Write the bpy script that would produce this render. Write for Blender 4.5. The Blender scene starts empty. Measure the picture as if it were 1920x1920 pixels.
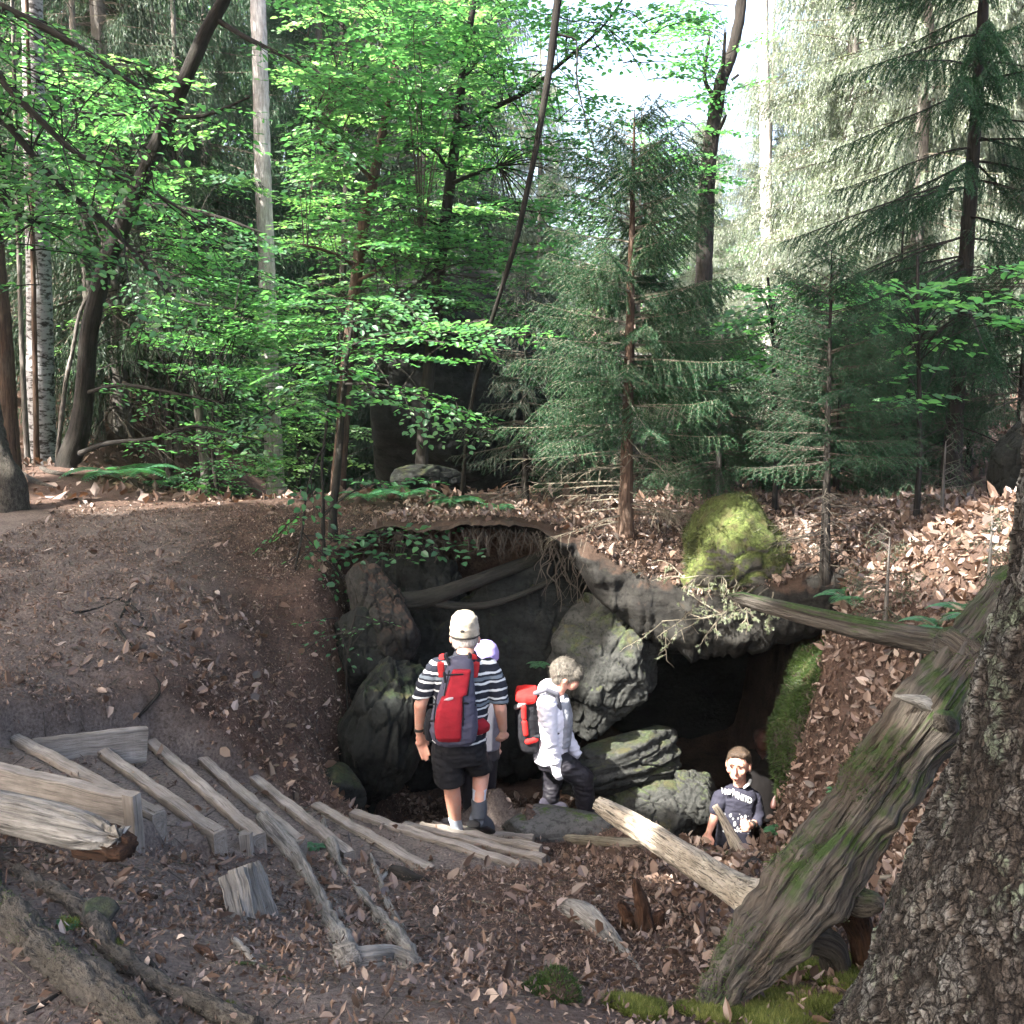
import bpy, bmesh, math, random
import numpy as np
from mathutils import Vector, Matrix
from mathutils.bvhtree import BVHTree
rng = np.random.default_rng(11)
random.seed(5)
C = bpy.context.scene.collection
CZ = 1.65            # eye height above the ground the photographer stands on
EXPO = 3.05
PITCH = math.radians(8.0)
FPX = 1844.0
A = np.array
def U(px, py, D):
    """world point at forward distance D that lies on the viewing ray through (px, py) of the 1920 px photograph"""
    u = (px - 960) / FPX; v = (py - 960) / FPX
    s, c = math.sin(PITCH), math.cos(PITCH)
    y = c - v * s; z = -s - v * c
    return A([u, y, z]) * (D / y) + A([0, 0, CZ])
def UL(pts): return A([U(*p) for p in pts])
def nrm(v):
    v = np.asarray(v, float)
    return v / np.maximum(np.linalg.norm(v, axis=-1, keepdims=True), 1e-9)
SUN = nrm(A([-0.60, -0.42, 0.78]))     # towards the sun

# ---------------------------------------------------------------- noise
_P = np.random.default_rng(3).permutation(256); _P = np.concatenate([_P, _P, _P])
_G = nrm(np.random.default_rng(4).normal(size=(256, 3)))
def perlin(p):
    p = np.asarray(p, float); i = np.floor(p).astype(np.int64); f = p - i; i &= 255
    w = f * f * f * (f * (f * 6 - 15) + 10)
    out = 0
    for dx in (0, 1):
        for dy in (0, 1):
            for dz in (0, 1):
                h = _P[_P[_P[(i[..., 0] + dx) & 255] + ((i[..., 1] + dy) & 255)] + ((i[..., 2] + dz) & 255)]
                g = _G[h]; d = f - A([dx, dy, dz])
                ww = (w[..., 0] if dx else 1 - w[..., 0]) * (w[..., 1] if dy else 1 - w[..., 1]) * (w[..., 2] if dz else 1 - w[..., 2])
                out = out + ww * (g * d).sum(-1)
    return out * 1.5
def fbm(p, o=4, lac=2.0, gain=0.5, ridge=False):
    p = np.asarray(p, float); a = 1.0; s = 0; t = 0
    for k in range(o):
        n = perlin(p + 17.3 * k)
        if ridge: n = 1 - 2 * np.abs(n)
        s = s + a * n; t += a; p = p * lac; a *= gain
    return s / t
def worley(p):
    p = np.asarray(p, float); i = np.floor(p).astype(np.int64)
    d1 = np.full(p.shape[:-1], 9.0); d2 = d1.copy(); idc = np.zeros(p.shape[:-1])
    for dx in (-1, 0, 1):
        for dy in (-1, 0, 1):
            for dz in (-1, 0, 1):
                c = i + A([dx, dy, dz]); cc = c & 255
                h = _P[_P[_P[cc[..., 0]] + cc[..., 1]] + cc[..., 2]]
                q = c + 0.5 + 0.48 * _G[h]
                d = np.linalg.norm(p - q, axis=-1)
                m = d < d1
                d2 = np.where(m, d1, np.minimum(d2, d)); idc = np.where(m, h / 255.0, idc); d1 = np.where(m, d, d1)
    return d1, d2, idc
def P3(x, y, z=0.0):
    x, y = np.broadcast_arrays(np.asarray(x, float), np.asarray(y, float))
    return np.stack([x, y, np.full(x.shape, float(z))], -1)
def sstep(a, b, x):
    t = np.clip((x - a) / (b - a), 0, 1); return t * t * (3 - 2 * t)

# ---------------------------------------------------------------- mesh building
ORG = {}
def tag(o, label=None, cat=None, group=None, kind=None):
    if label: o['label'] = label
    if cat: o['category'] = cat
    if group: o['group'] = group
    if kind: o['kind'] = kind
    return o
def thing(name, loc, label, cat, group=None):
    o = bpy.data.objects.new(name, None); C.objects.link(o); o.location = [float(v) for v in loc]
    o.empty_display_size = 0.2
    ORG[o.name] = A(loc, float); tag(o, label, cat, group)
    return o
class MB:
    def __init__(s): s.V = []; s.F = []; s.R = []; s.T = []; s.n = 0
    def add(s, V, faces, rnd=0.0, tc=None, mi=0):
        V = np.asarray(V, float).reshape(-1, 3)
        if len(V) == 0: return s
        for f in (faces if isinstance(faces, (list, tuple)) else [faces]):
            f = np.asarray(f, np.int64)
            if f.size: s.F.append((f + s.n, mi))
        s.V.append(V); s.R.append(np.broadcast_to(np.asarray(rnd, float), (len(V),)))
        s.T.append(V if tc is None else np.asarray(tc, float)); s.n += len(V)
        return s
    def mesh(s, name, mats, org, smooth=False):
        me = bpy.data.meshes.new(name)
        V = np.concatenate(s.V) - org
        me.vertices.add(len(V)); me.vertices.foreach_set('co', V.astype(np.float32).ravel())
        loops = np.concatenate([f.ravel() for f, _ in s.F]); tot = np.concatenate([np.full(len(f), f.shape[1]) for f, _ in s.F])
        mi = np.concatenate([np.full(len(f), m) for f, m in s.F])
        me.loops.add(len(loops)); me.loops.foreach_set('vertex_index', loops.astype(np.int32))
        me.polygons.add(len(tot)); st = np.concatenate([[0], np.cumsum(tot)[:-1]])
        me.polygons.foreach_set('loop_start', st.astype(np.int32))
        me.polygons.foreach_set('material_index', mi.astype(np.int32))
        me.polygons.foreach_set('use_smooth', np.full(len(tot), bool(smooth)))
        for m in (mats if isinstance(mats, (list, tuple)) else [mats]): me.materials.append(m)
        a = me.attributes.new('rnd', 'FLOAT', 'POINT'); a.data.foreach_set('value', np.concatenate(s.R).astype(np.float32))
        t = me.attributes.new('tc', 'FLOAT_VECTOR', 'POINT'); t.data.foreach_set('vector', np.concatenate(s.T).astype(np.float32).ravel())
        me.update(calc_edges=True)
        return me
    def obj(s, name, mats, parent=None, smooth=False, org=None, label=None):
        if parent is not None: org = ORG[parent.name]
        elif org is None:
            V = np.concatenate(s.V); org = A([V[:, 0].mean(), V[:, 1].mean(), V[:, 2].min()])
        me = s.mesh(name, mats, org, smooth)
        o = bpy.data.objects.new(name, me); C.objects.link(o); ORG[o.name] = A(org, float)
        if parent is not None: o.parent = parent
        else: o.location = [float(v) for v in org]
        if label: o['label'] = label
        return o
def frames(P):
    T = np.gradient(P, axis=0); T = nrm(T)
    n = np.cross(T[0], A([0.3, 0.8, 0.5])); n = nrm(n)
    N = []
    for t in T:
        n = nrm(n - t * np.dot(n, t)); N.append(n)
    N = A(N); B = np.cross(T, N)
    return T, N, B
def spline(pts, m):
    """smooth resample of a polyline whose columns may also hold radii"""
    P = np.asarray(pts, float)
    if len(P) == 2:
        t = np.linspace(0, 1, m)[:, None]; return P[0] * (1 - t) + P[1] * t
    d = np.concatenate([[0], np.cumsum(np.linalg.norm(np.diff(P[:, :3], axis=0), axis=1))]); q = np.linspace(0, d[-1], m)
    tan = np.zeros_like(P)
    tan[1:-1] = (P[2:] - P[:-2]) / (d[2:] - d[:-2])[:, None]
    tan[0] = (P[1] - P[0]) / (d[1] - d[0]); tan[-1] = (P[-1] - P[-2]) / (d[-1] - d[-2])
    k = np.clip(np.searchsorted(d, q, side='right') - 1, 0, len(P) - 2)
    h = (d[k + 1] - d[k])[:, None]; t = ((q - d[k])[:, None]) / h
    return (2*t**3-3*t**2+1)*P[k] + (t**3-2*t**2+t)*h*tan[k] + (-2*t**3+3*t**2)*P[k+1] + (t**3-t**2)*h*tan[k+1]
def tube(mb, pts, ns=10, m=None, disp=None, flat=1.0, cap=True, rnd=0.5, mi=0, up=None, raw=False):
    """pts rows: x y z r.  disp(tc, ang, s01) -> radial offset in metres"""
    pts = np.asarray(pts, float)
    Q = pts if raw else spline(pts, m or max(2, 4 * len(pts)))
    P, R = Q[:, :3], np.maximum(Q[:, 3], 1e-4); m = len(P)
    T, N, B = frames(P)
    if up is not None:
        u = np.asarray(up, float); N = nrm(u - T * (T @ u)[:, None]); B = np.cross(T, N)
    L = np.concatenate([[0], np.cumsum(np.linalg.norm(np.diff(P, axis=0), axis=1))])
    a = np.linspace(0, 2 * np.pi, ns, endpoint=False)
    ca, sa = np.cos(a)[None, :], np.sin(a)[None, :]
    tc = np.stack([ca * R[:, None], sa * R[:, None], np.repeat(L[:, None], ns, 1)], -1)
    r = np.repeat(R[:, None], ns, 1)
    if disp is not None: r = r + disp(tc, np.repeat(a[None], m, 0), np.repeat((L / max(L[-1], 1e-6))[:, None], ns, 1))
    V = P[:, None] + N[:, None] * (ca * r * flat)[..., None] + B[:, None] * (sa * r)[..., None]
    i = np.arange(m - 1)[:, None] * ns; j = np.arange(ns)[None]; j2 = (j + 1) % ns
    F = np.stack([i + j, i + j2, i + ns + j2, i + ns + j], -1).reshape(-1, 4)
    V = V.reshape(-1, 3); tc = tc.reshape(-1, 3); fl = [F]
    if cap:
        n0 = len(V); V = np.concatenate([V, P[[0]], P[[-1]]]); tc = np.concatenate([tc, [[0, 0, 0]], [[0, 0, L[-1]]]])
        jj = np.arange(ns); k2 = (jj + 1) % ns; b = (m - 1) * ns
        fl.append(np.stack([np.full(ns, n0), k2, jj], -1)); fl.append(np.stack([np.full(ns, n0 + 1), b + jj, b + k2], -1))
    mb.add(V, fl, rnd, tc, mi)
    return mb
def prisms(mb, P0, P1, r0, r1, rnd=0.3, mi=0):
    """many thin three-sided twigs at once"""
    P0, P1 = np.asarray(P0, float).reshape(-1, 3), np.asarray(P1, float).reshape(-1, 3); n = len(P0)
    if n == 0: return
    T = nrm(P1 - P0); X = nrm(np.cross(T, A([0.31, 0.52, 0.79]))); Y = np.cross(T, X)
    r0 = np.broadcast_to(np.asarray(r0, float), (n,))[:, None]; r1 = np.broadcast_to(np.asarray(r1, float), (n,))[:, None]
    V = []
    for P, r in ((P0, r0), (P1, r1)):
        for k in range(3):
            w = 2.0944 * k; V.append(P + (X * math.cos(w) + Y * math.sin(w)) * r)
    V = np.stack(V, 1)
    b = np.arange(n)[:, None] * 6
    F = np.concatenate([b + A([[k, (k + 1) % 3, 3 + (k + 1) % 3, 3 + k]]) for k in range(3)], 0)
    mb.add(V.reshape(-1, 3), F, np.repeat(np.broadcast_to(np.asarray(rnd, float), (n,)), 6), None, mi)
def leaves(mb, P, ax, nr, size, rnd, wid=0.30, fold=0.10, mi=0, simple=False, curl=0.0):
    P = np.asarray(P, float); n = len(P)
    if n == 0: return
    ax = nrm(ax); nr = nrm(nr - ax * (nr * ax).sum(-1, keepdims=True)); sd = np.cross(nr, ax)
    L = np.broadcast_to(np.asarray(size, float), (n,))[:, None]
    w = np.broadcast_to(np.asarray(wid, float), (n,))[:, None]; f = np.broadcast_to(np.asarray(fold, float), (n,))[:, None]
    c = np.broadcast_to(np.asarray(curl, float), (n,))[:, None]
    def pt(a, s): return P + ax * L * a + sd * L * w * s + nr * L * (f * abs(s) - c * a * a)
    if simple:
        V = np.stack([pt(0, 0), pt(.5, 1), pt(1, 0), pt(.5, -1)], 1); k = 4
        b = np.arange(n)[:, None] * 4; F = [np.concatenate([b + A([[0, 1, 2]]), b + A([[0, 2, 3]])])]
    else:
        V = np.stack([pt(0, 0), pt(.28, .88), pt(.68, .78), pt(1, 0), pt(.68, -.78), pt(.28, -.88)], 1); k = 6
        b = np.arange(n)[:, None] * 6; F = [np.concatenate([b + A([[0, 1, 2, 3]]), b + A([[0, 3, 4, 5]])])]
    mb.add(V.reshape(-1, 3), F, np.repeat(np.broadcast_to(np.asarray(rnd, float), (n,)), k), None, mi)
def needles(mb, P, d, ln, wd, rnd, mi=0):
    P = np.asarray(P, float); n = len(P)
    if n == 0: return
    d = nrm(d); s = nrm(np.cross(d, rng.normal(size=(n, 3))))
    ln = np.broadcast_to(np.asarray(ln, float), (n,))[:, None]; wd = np.broadcast_to(np.asarray(wd, float), (n,))[:, None]
    V = np.stack([P - s * wd * .5, P + s * wd * .5, P + d * ln], 1)
    F = np.arange(n)[:, None] * 3 + A([[0, 1, 2]])
    mb.add(V.reshape(-1, 3), F, np.repeat(np.broadcast_to(np.asarray(rnd, float), (n,)), 3), None, mi)

# ---------------------------------------------------------------- materials
class NT:
    def __init__(s, name):
        s.m = bpy.data.materials.new(name); s.m.use_nodes = True; s.t = s.m.node_tree; s.t.nodes.clear()
        s.out = s.t.nodes.new('ShaderNodeOutputMaterial')
    def n(s, typ, **kw):
        o = s.t.nodes.new(typ)
        for k, v in kw.items():
            if k.startswith('_'): setattr(o, k[1:], v)
        return o
    def link(s, a, b): s.t.links.new(a, b)
    def setin(s, node, key, v):
        i = node.inputs[key]
        if hasattr(v, 'is_linked'): s.link(v, i)
        else:
            if isinstance(v, (tuple, list)) and len(v) == 3 and i.type == 'RGBA': v = (*v, 1)
            i.default_value = v
    def attr(s, name, what='Fac'):
        a = s.n('ShaderNodeAttribute'); a.attribute_name = name; return a.outputs[what]
    def coord(s, kind='Object'): return s.n('ShaderNodeTexCoord').outputs[kind]
    def mapp(s, vec, scale=(1, 1, 1), rot=(0, 0, 0), loc=(0, 0, 0)):
        m = s.n('ShaderNodeMapping'); s.setin(m, 'Vector', vec); m.inputs['Scale'].default_value = scale; m.inputs['Rotation'].default_value = rot; m.inputs['Location'].default_value = loc
        return m.outputs[0]
    def noise(s, vec, scale=5, detail=5, rough=.55, dist=0.0, out='Fac'):
        t = s.n('ShaderNodeTexNoise'); s.setin(t, 'Vector', vec); t.inputs['Scale'].default_value = scale; t.inputs['Detail'].default_value = detail
        t.inputs['Roughness'].default_value = rough; t.inputs['Distortion'].default_value = dist
        return t.outputs[out]
    def voro(s, vec, scale=5, feature='F1', out='Distance'):
        t = s.n('ShaderNodeTexVoronoi'); t.feature = feature; s.setin(t, 'Vector', vec); t.inputs['Scale'].default_value = scale
        return t.outputs[out]
    def ramp(s, fac, stops, interp='LINEAR'):
        r = s.n('ShaderNodeValToRGB'); s.setin(r, 'Fac', fac); r.color_ramp.interpolation = interp
        e = r.color_ramp.elements
        while len(e) < len(stops): e.new(0.5)
        for k, (p, c) in enumerate(stops):
            e[k].position = p; e[k].color = (*c, 1) if isinstance(c, (tuple, list)) else (c, c, c, 1)
        return r.outputs[0]
    def mix(s, fac, a, b, mode='MIX'):
        m = s.n('ShaderNodeMix'); m.data_type = 'RGBA'; m.blend_type = mode
        s.setin(m, 0, fac)
        for i, v in ((6, a), (7, b)):
            if isinstance(v, (int, float)): v = (v, v, v)
            s.setin(m, i, v)
        return m.outputs[2]
    def math(s, op, a, b=0.0, clamp=False):
        m = s.n('ShaderNodeMath'); m.operation = op; m.use_clamp = clamp; s.setin(m, 0, a); s.setin(m, 1, b); return m.outputs[0]
    def sep(s, v):
        m = s.n('ShaderNodeSeparateXYZ'); s.setin(m, 0, v); return m.outputs
    def bump(s, h, strength=.5, dist=.02, normal=None):
        b = s.n('ShaderNodeBump'); s.setin(b, 'Height', h); b.inputs['Strength'].default_value = strength; b.inputs['Distance'].default_value = dist
        if normal is not None: s.link(normal, b.inputs['Normal'])
        return b.outputs[0]
    def pbr(s, col, rough=.85, spec=.3, normal=None, **kw):
        p = s.n('ShaderNodeBsdfPrincipled'); s.setin(p, 'Base Color', col); s.setin(p, 'Roughness', rough); s.setin(p, 'Specular IOR Level', spec)
        if normal is not None: s.link(normal, p.inputs['Normal'])
        for k, v in kw.items(): s.setin(p, k.replace('_', ' '), v)
        s.link(p.outputs[0], s.out.inputs[0]); return s.m
    def foliage(s, col, tcol, trans=.4, gloss=.05, rough=.45):
        d = s.n('ShaderNodeBsdfDiffuse'); s.setin(d, 'Color', col)
        t = s.n('ShaderNodeBsdfTranslucent'); s.setin(t, 'Color', tcol)
        g = s.n('ShaderNodeBsdfGlossy'); g.inputs['Roughness'].default_value = rough; g.inputs['Color'].default_value = (1, 1, 1, 1)
        a = s.n('ShaderNodeMixShader'); a.inputs[0].default_value = trans; s.link(d.outputs[0], a.inputs[1]); s.link(t.outputs[0], a.inputs[2])
        b = s.n('ShaderNodeMixShader'); b.inputs[0].default_value = gloss; s.link(a.outputs[0], b.inputs[1]); s.link(g.outputs[0], b.inputs[2])
        s.link(b.outputs[0], s.out.inputs[0]); return s.m
def plain(name, col, rough=.8, var=.25, scale=30, bump=.15, dist=.004, spec=.3):
    n = NT(name); co = n.coord(); f = n.noise(co, scale, 5)
    c = n.mix(n.ramp(f, [(.3, 0.0), (.7, 1.0)]), tuple(v * (1 - var) for v in col), tuple(min(1, v * (1 + var)) for v in col))
    return n.pbr(c, rough, spec, n.bump(n.noise(co, scale * 3, 4), bump, dist))
M = {}
def leafmat(name, a, b, c, trans=.42, gloss=.06):
    n = NT(name); r = n.attr('rnd')
    col = n.ramp(r, [(0, a), (.5, b), (1, c)])
    tc = n.mix(1.0, col, (2.2, 2.4, 1.3), 'MULTIPLY')
    M[name] = n.foliage(col, tc, trans, gloss)
leafmat('beech_leaf', (.026, .088, .042), (.055, .155, .066), (.105, .225, .088), .58, .03)
leafmat('far_leaf', (.035, .095, .045), (.075, .175, .075), (.14, .25, .10), .45, .05)
leafmat('shade_canopy_leaf', (.02, .07, .02), (.03, .09, .03), (.04, .11, .03), .12, .03)  # leaves of the unseen crowns added to block the sun
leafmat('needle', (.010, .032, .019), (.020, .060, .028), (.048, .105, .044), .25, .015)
leafmat('sunlit_needle', (.060, .086, .068), (.125, .155, .122), (.24, .262, .205), .35, .05)  # paler needles for far spruces, bright sunlight put into the colour
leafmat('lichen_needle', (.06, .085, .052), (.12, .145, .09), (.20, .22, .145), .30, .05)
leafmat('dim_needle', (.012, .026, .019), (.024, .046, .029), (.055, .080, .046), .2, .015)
leafmat('fern', (.02, .08, .04), (.035, .13, .055), (.06, .18, .06), .4, .06)
leafmat('moss_blade', (.015, .022, .008), (.040, .048, .017), (.10, .098, .040), .3, .015)
leafmat('moss_light', (.040, .052, .014), (.10, .12, .032), (.21, .215, .075), .3, .015)
leafmat('moss_dark', (.012, .024, .006), (.028, .052, .012), (.065, .095, .026), .3, .015)
def litter(name, dark=1.0):
    n = NT(name); r = n.attr('rnd')
    col = n.ramp(r, [(0, (.030, .019, .014)), (.25, (.070, .042, .029)), (.5, (.130, .082, .058)), (.72, (.19, .128, .094)), (.9, (.27, .205, .165)), (1, (.35, .285, .24))])
    M[name] = n.foliage(col, n.mix(1.0, col, (1.0, .7, .45), 'MULTIPLY'), .18, .05, .5)
litter('litter')
def woodmat(name, a, b, c, moss=0.0, scale=1.0, bstr=.6, mosscol=(.05, .075, .02), ck=.5, st=1.0):
    n = NT(name); tc = n.attr('tc', 'Vector')
    f = n.noise(n.mapp(tc, (40 * scale, 40 * scale, 3.0 * scale * st)), 1, 6, .62)
    g = n.noise(n.mapp(tc, (6 * scale, 6 * scale, 2.5 * scale)), 1, 4)
    fine = n.noise(n.mapp(tc, (160 * scale, 160 * scale, 9 * scale * st)), 1, 4, .6)
    col = n.mix(n.ramp(f, [(.33, 0.0), (.62, 1.0)]), a, b)
    col = n.mix(n.ramp(g, [(.45, 0.0), (.72, 1.0)]), col, c)
    crk = n.noise(n.mapp(tc, (95 * scale, 95 * scale, 2.2 * scale * st)), 1, 2, .5, .4)
    col = n.mix(n.ramp(fine, [(.40, 1 - ck), (.47, 1.0)]), tuple(v * .3 for v in a), col)
    col = n.mix(n.ramp(crk, [(.335, 1.0 - ck), (.385, 1.0)]), (.008, .007, .006), col)
    big = n.noise(n.coord(), 4.5, 5, .65); col = n.mix(1.0, col, n.ramp(big, [(.3, (.62, .60, .58)), (.7, (1.12, 1.1, 1.08))]), 'MULTIPLY')
    if moss > 0:
        geo = n.n('ShaderNodeNewGeometry'); z = n.sep(geo.outputs['Normal'])[2]
        mk = n.math('ADD', n.math('MULTIPLY', z, .35), n.math('MULTIPLY', n.noise(n.coord(), 5, 5), 1.2))
        col = n.mix(n.ramp(mk, [(1.12 - moss, 0.0), (1.30 - moss, 1.0)]), col, n.mix(n.noise(n.coord(), 60, 4), tuple(v * .25 for v in mosscol), tuple(v * 1.7 for v in mosscol)))
    h = n.math('ADD', n.math('ADD', n.math('MULTIPLY', f, .6), fine), n.math('MULTIPLY', n.ramp(crk, [(.34, 0.0), (.42, 1.0)]), ck))
    M[name] = n.pbr(col, .9, .2, n.bump(h, bstr, .014))
woodmat('dead_wood', (.034, .031, .027), (.112, .103, .091), (.080, .062, .045), .34, 1.0, 1.0, (.030, .050, .014))
woodmat('grey_wood', (.10, .096, .088), (.29, .28, .26), (.19, .175, .155), .0, 1.0, .8, ck=.45)
woodmat('pale_wood', (.24, .21, .165), (.50, .45, .37), (.34, .28, .21), .0, ck=.75)
woodmat('board_wood', (.150, .136, .122), (.290, .268, .242), (.205, .180, .156), .10, .8, .5, (.075, .058, .048), ck=.35)
woodmat('bark_dark', (.012, .011, .010), (.032, .028, .025), (.026, .027, .021), .0)  # near-black; also puts backlit shade into the leaning and gnarled trunks
woodmat('bark_green', (.014, .014, .012), (.036, .034, .029), (.028, .030, .022), .0)
woodmat('bark_red', (.045, .028, .020), (.115, .075, .055), (.09, .07, .055), .0)
woodmat('bark_pale', (.34, .32, .32), (.62, .60, .60), (.48, .44, .42), .0)
woodmat('bark_grey', (.075, .070, .066), (.18, .17, .16), (.12, .12, .10), .0)
woodmat('root_bark', (.034, .030, .026), (.100, .091, .080), (.065, .060, .048), .12, 1.0, 1.0, (.045, .055, .022), st=9.0)
woodmat('rot_wood', (.018, .011, .008), (.075, .038, .022), (.04, .025, .018), .0)
woodmat('twig', (.045, .038, .032), (.12, .105, .088), (.085, .08, .06), .0)
woodmat('pale_twig', (.10, .09, .07), (.23, .21, .165), (.16, .15, .11), .0)
def birch():
    n = NT('birch_bark'); tc = n.attr('tc', 'Vector')
    f = n.noise(n.mapp(tc, (9, 9, 22)), 1, 5, .65); g = n.noise(n.mapp(tc, (4, 4, 60)), 1, 3)
    col = n.mix(n.ramp(f, [(.42, 0.0), (.52, 1.0)]), (.03, .026, .024), (.22, .22, .225))
    col = n.mix(n.ramp(g, [(.62, 0.0), (.7, 1.0)]), col, (.06, .05, .045))
    M['birch_bark'] = n.pbr(col, .8, .2, n.bump(f, .5, .02))
birch()
def scaly():
    n = NT('scaly_bark'); tc = n.attr('tc', 'Vector'); r = n.attr('rnd')
    big = n.noise(n.mapp(tc, (9, 9, 6)), 1, 6, .65)
    fine = n.noise(n.mapp(tc, (70, 70, 55)), 1, 6, .65)
    col = n.ramp(r, [(.0, (.012, .010, .009)), (.25, (.040, .034, .030)), (.5, (.085, .078, .070)), (.8, (.165, .165, .155)), (1, (.27, .28, .265))])
    col = n.mix(n.ramp(big, [(.40, 0.0), (.62, .75)]), col, n.mix(.5, col, (.075, .058, .045)))
    lich = n.noise(n.coord(), 7, 6, .7)
    col = n.mix(n.math('MULTIPLY', n.ramp(lich, [(.52, 0.0), (.60, .7)]), n.ramp(r, [(.35, 0.0), (.6, 1.0)])), col, (.115, .150, .095))
    col = n.mix(n.ramp(fine, [(.30, .6), (.55, 0.0)]), col, (.018, .015, .013))
    wv2 = n.mix(.035, n.mapp(tc, (1, 1, .6)), n.noise(n.mapp(tc, (30, 30, 30)), 1, 4, .6, 0, 'Color'))
    v1 = n.voro(wv2, 40, 'DISTANCE_TO_EDGE'); v2 = n.voro(wv2, 105, 'DISTANCE_TO_EDGE'); vc = n.sep(n.voro(wv2, 40, 'F1', 'Color'))[0]
    e1 = n.ramp(v1, [(.01, 0.0), (.10, 1.0)]); e2 = n.ramp(v2, [(.02, 0.0), (.12, 1.0)])
    col = n.mix(1.0, col, n.mix(vc, .55, 1.35), 'MULTIPLY')
    col = n.mix(e1, (.010, .008, .007), col); col = n.mix(n.math('MULTIPLY', n.math('SUBTRACT', 1.0, e2), .65), col, (.016, .013, .011))
    h = n.math('ADD', n.math('ADD', n.math('MULTIPLY', fine, .5), n.math('MULTIPLY', e1, n.math('ADD', .5, vc))), n.math('MULTIPLY', e2, .35))
    M['scaly_bark'] = n.pbr(col, .92, .2, n.bump(h, .9, .012))
scaly()
def rockmat(name, a, b, moss, mosscol=(.045, .075, .018), soil=0.0, sand=None):
    n = NT(name); co = n.coord()
    f = n.noise(n.mapp(co, (1, 1, 2.2)), 3.2, 8, .65); g = n.noise(co, 26, 6, .7); st = n.noise(n.mapp(co, (1.2, 1.2, 16)), 1, 4)
    col = n.mix(n.ramp(f, [(.33, 0.0), (.67, 1.0)]), a, b)
    col = n.mix(n.ramp(g, [(.36, .75), (.52, 0.0)]), col, tuple(v * .35 for v in a))
    col = n.mix(n.ramp(st, [(.55, 0.0), (.7, .45)]), col, tuple(v * .5 for v in a))
    geo = n.n('ShaderNodeNewGeometry'); z = n.sep(geo.outputs['Normal'])[2]
    mk = n.math('ADD', n.math('MULTIPLY', z, .42), n.noise(co, 3.5, 7, .6))
    mc = n.mix(n.ramp(n.noise(co, 38, 6, .75), [(.3, 0.0), (.7, 1.0)]), tuple(v * .18 for v in mosscol), tuple(v * 1.9 for v in mosscol)); mc = n.mix(n.ramp(n.noise(co, 9, 4), [(.45, 0.0), (.65, .7)]), mc, (.050, .042, .020))
    mfac = n.ramp(n.math('ADD', mk, n.math('MULTIPLY', n.math('SUBTRACT', n.noise(co, 30, 5, .7), .5), .35)), [(1.02 - moss, 0.0), (1.16 - moss, 1.0)])
    col = n.mix(mfac, col, mc)
    if soil > 0:
        sk = n.math('ADD', n.math('MULTIPLY', z, .8), n.math('MULTIPLY', n.noise(co, 5, 6), .7))
        col = n.mix(n.ramp(sk, [(1.25 - soil, 0.0), (1.4 - soil, 1.0)]), col, n.mix(n.noise(co, 40, 5), (.016, .010, .007), (.062, .040, .029)))
    h = n.math('ADD', f, n.math('MULTIPLY', g, .5))
    M[name] = n.pbr(col, .93, .2, n.bump(h, .7, .03))
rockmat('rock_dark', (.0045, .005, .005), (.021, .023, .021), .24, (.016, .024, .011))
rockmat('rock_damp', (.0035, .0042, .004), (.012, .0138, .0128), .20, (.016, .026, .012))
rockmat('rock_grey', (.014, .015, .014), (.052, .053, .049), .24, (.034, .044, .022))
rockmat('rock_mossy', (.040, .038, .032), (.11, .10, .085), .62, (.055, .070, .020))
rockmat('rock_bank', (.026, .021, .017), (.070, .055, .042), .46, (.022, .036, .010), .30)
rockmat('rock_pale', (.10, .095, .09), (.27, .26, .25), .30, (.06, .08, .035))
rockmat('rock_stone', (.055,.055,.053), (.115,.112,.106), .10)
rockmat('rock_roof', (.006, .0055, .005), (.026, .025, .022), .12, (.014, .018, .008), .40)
def soilmat():
    n = NT('soil'); co = n.coord(); big = n.noise(co, .55, 5, .6); mid = n.noise(co, 4.5, 6, .65); fine = n.noise(co, 55, 6, .7); vf = n.noise(co, 210, 4, .7)
    col = n.mix(n.ramp(mid, [(.34, 0.0), (.66, 1.0)]), (.030, .0185, .0135), (.115, .073, .055))
    col = n.mix(n.ramp(big, [(.45, 0.0), (.6, .6)]), col, (.118, .078, .063))
    col = n.mix(n.ramp(fine, [(.35, .75), (.52, 0.0)]), col, (.024, .016, .012))
    col = n.mix(n.ramp(vf, [(.60, 0.0), (.70, .65)]), col, (.26, .195, .155))
    pth = n.attr('rnd')                       # trodden, greyer earth of the path and the steps
    tro = n.mix(n.ramp(fine, [(.35, 0.0), (.65, 1.0)]), (.098, .081, .072), (.235, .198, .176))
    col = n.mix(n.math('MULTIPLY', pth, n.ramp(mid, [(.25, .5), (.6, 1.0)])), col, tro)
    h = n.math('ADD', n.math('MULTIPLY', mid, .5), n.math('ADD', n.math('MULTIPLY', fine, .6), n.math('MULTIPLY', vf, .3)))
    M['soil'] = n.pbr(col, .96, .15, n.bump(h, .9, .045))
soilmat()
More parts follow.
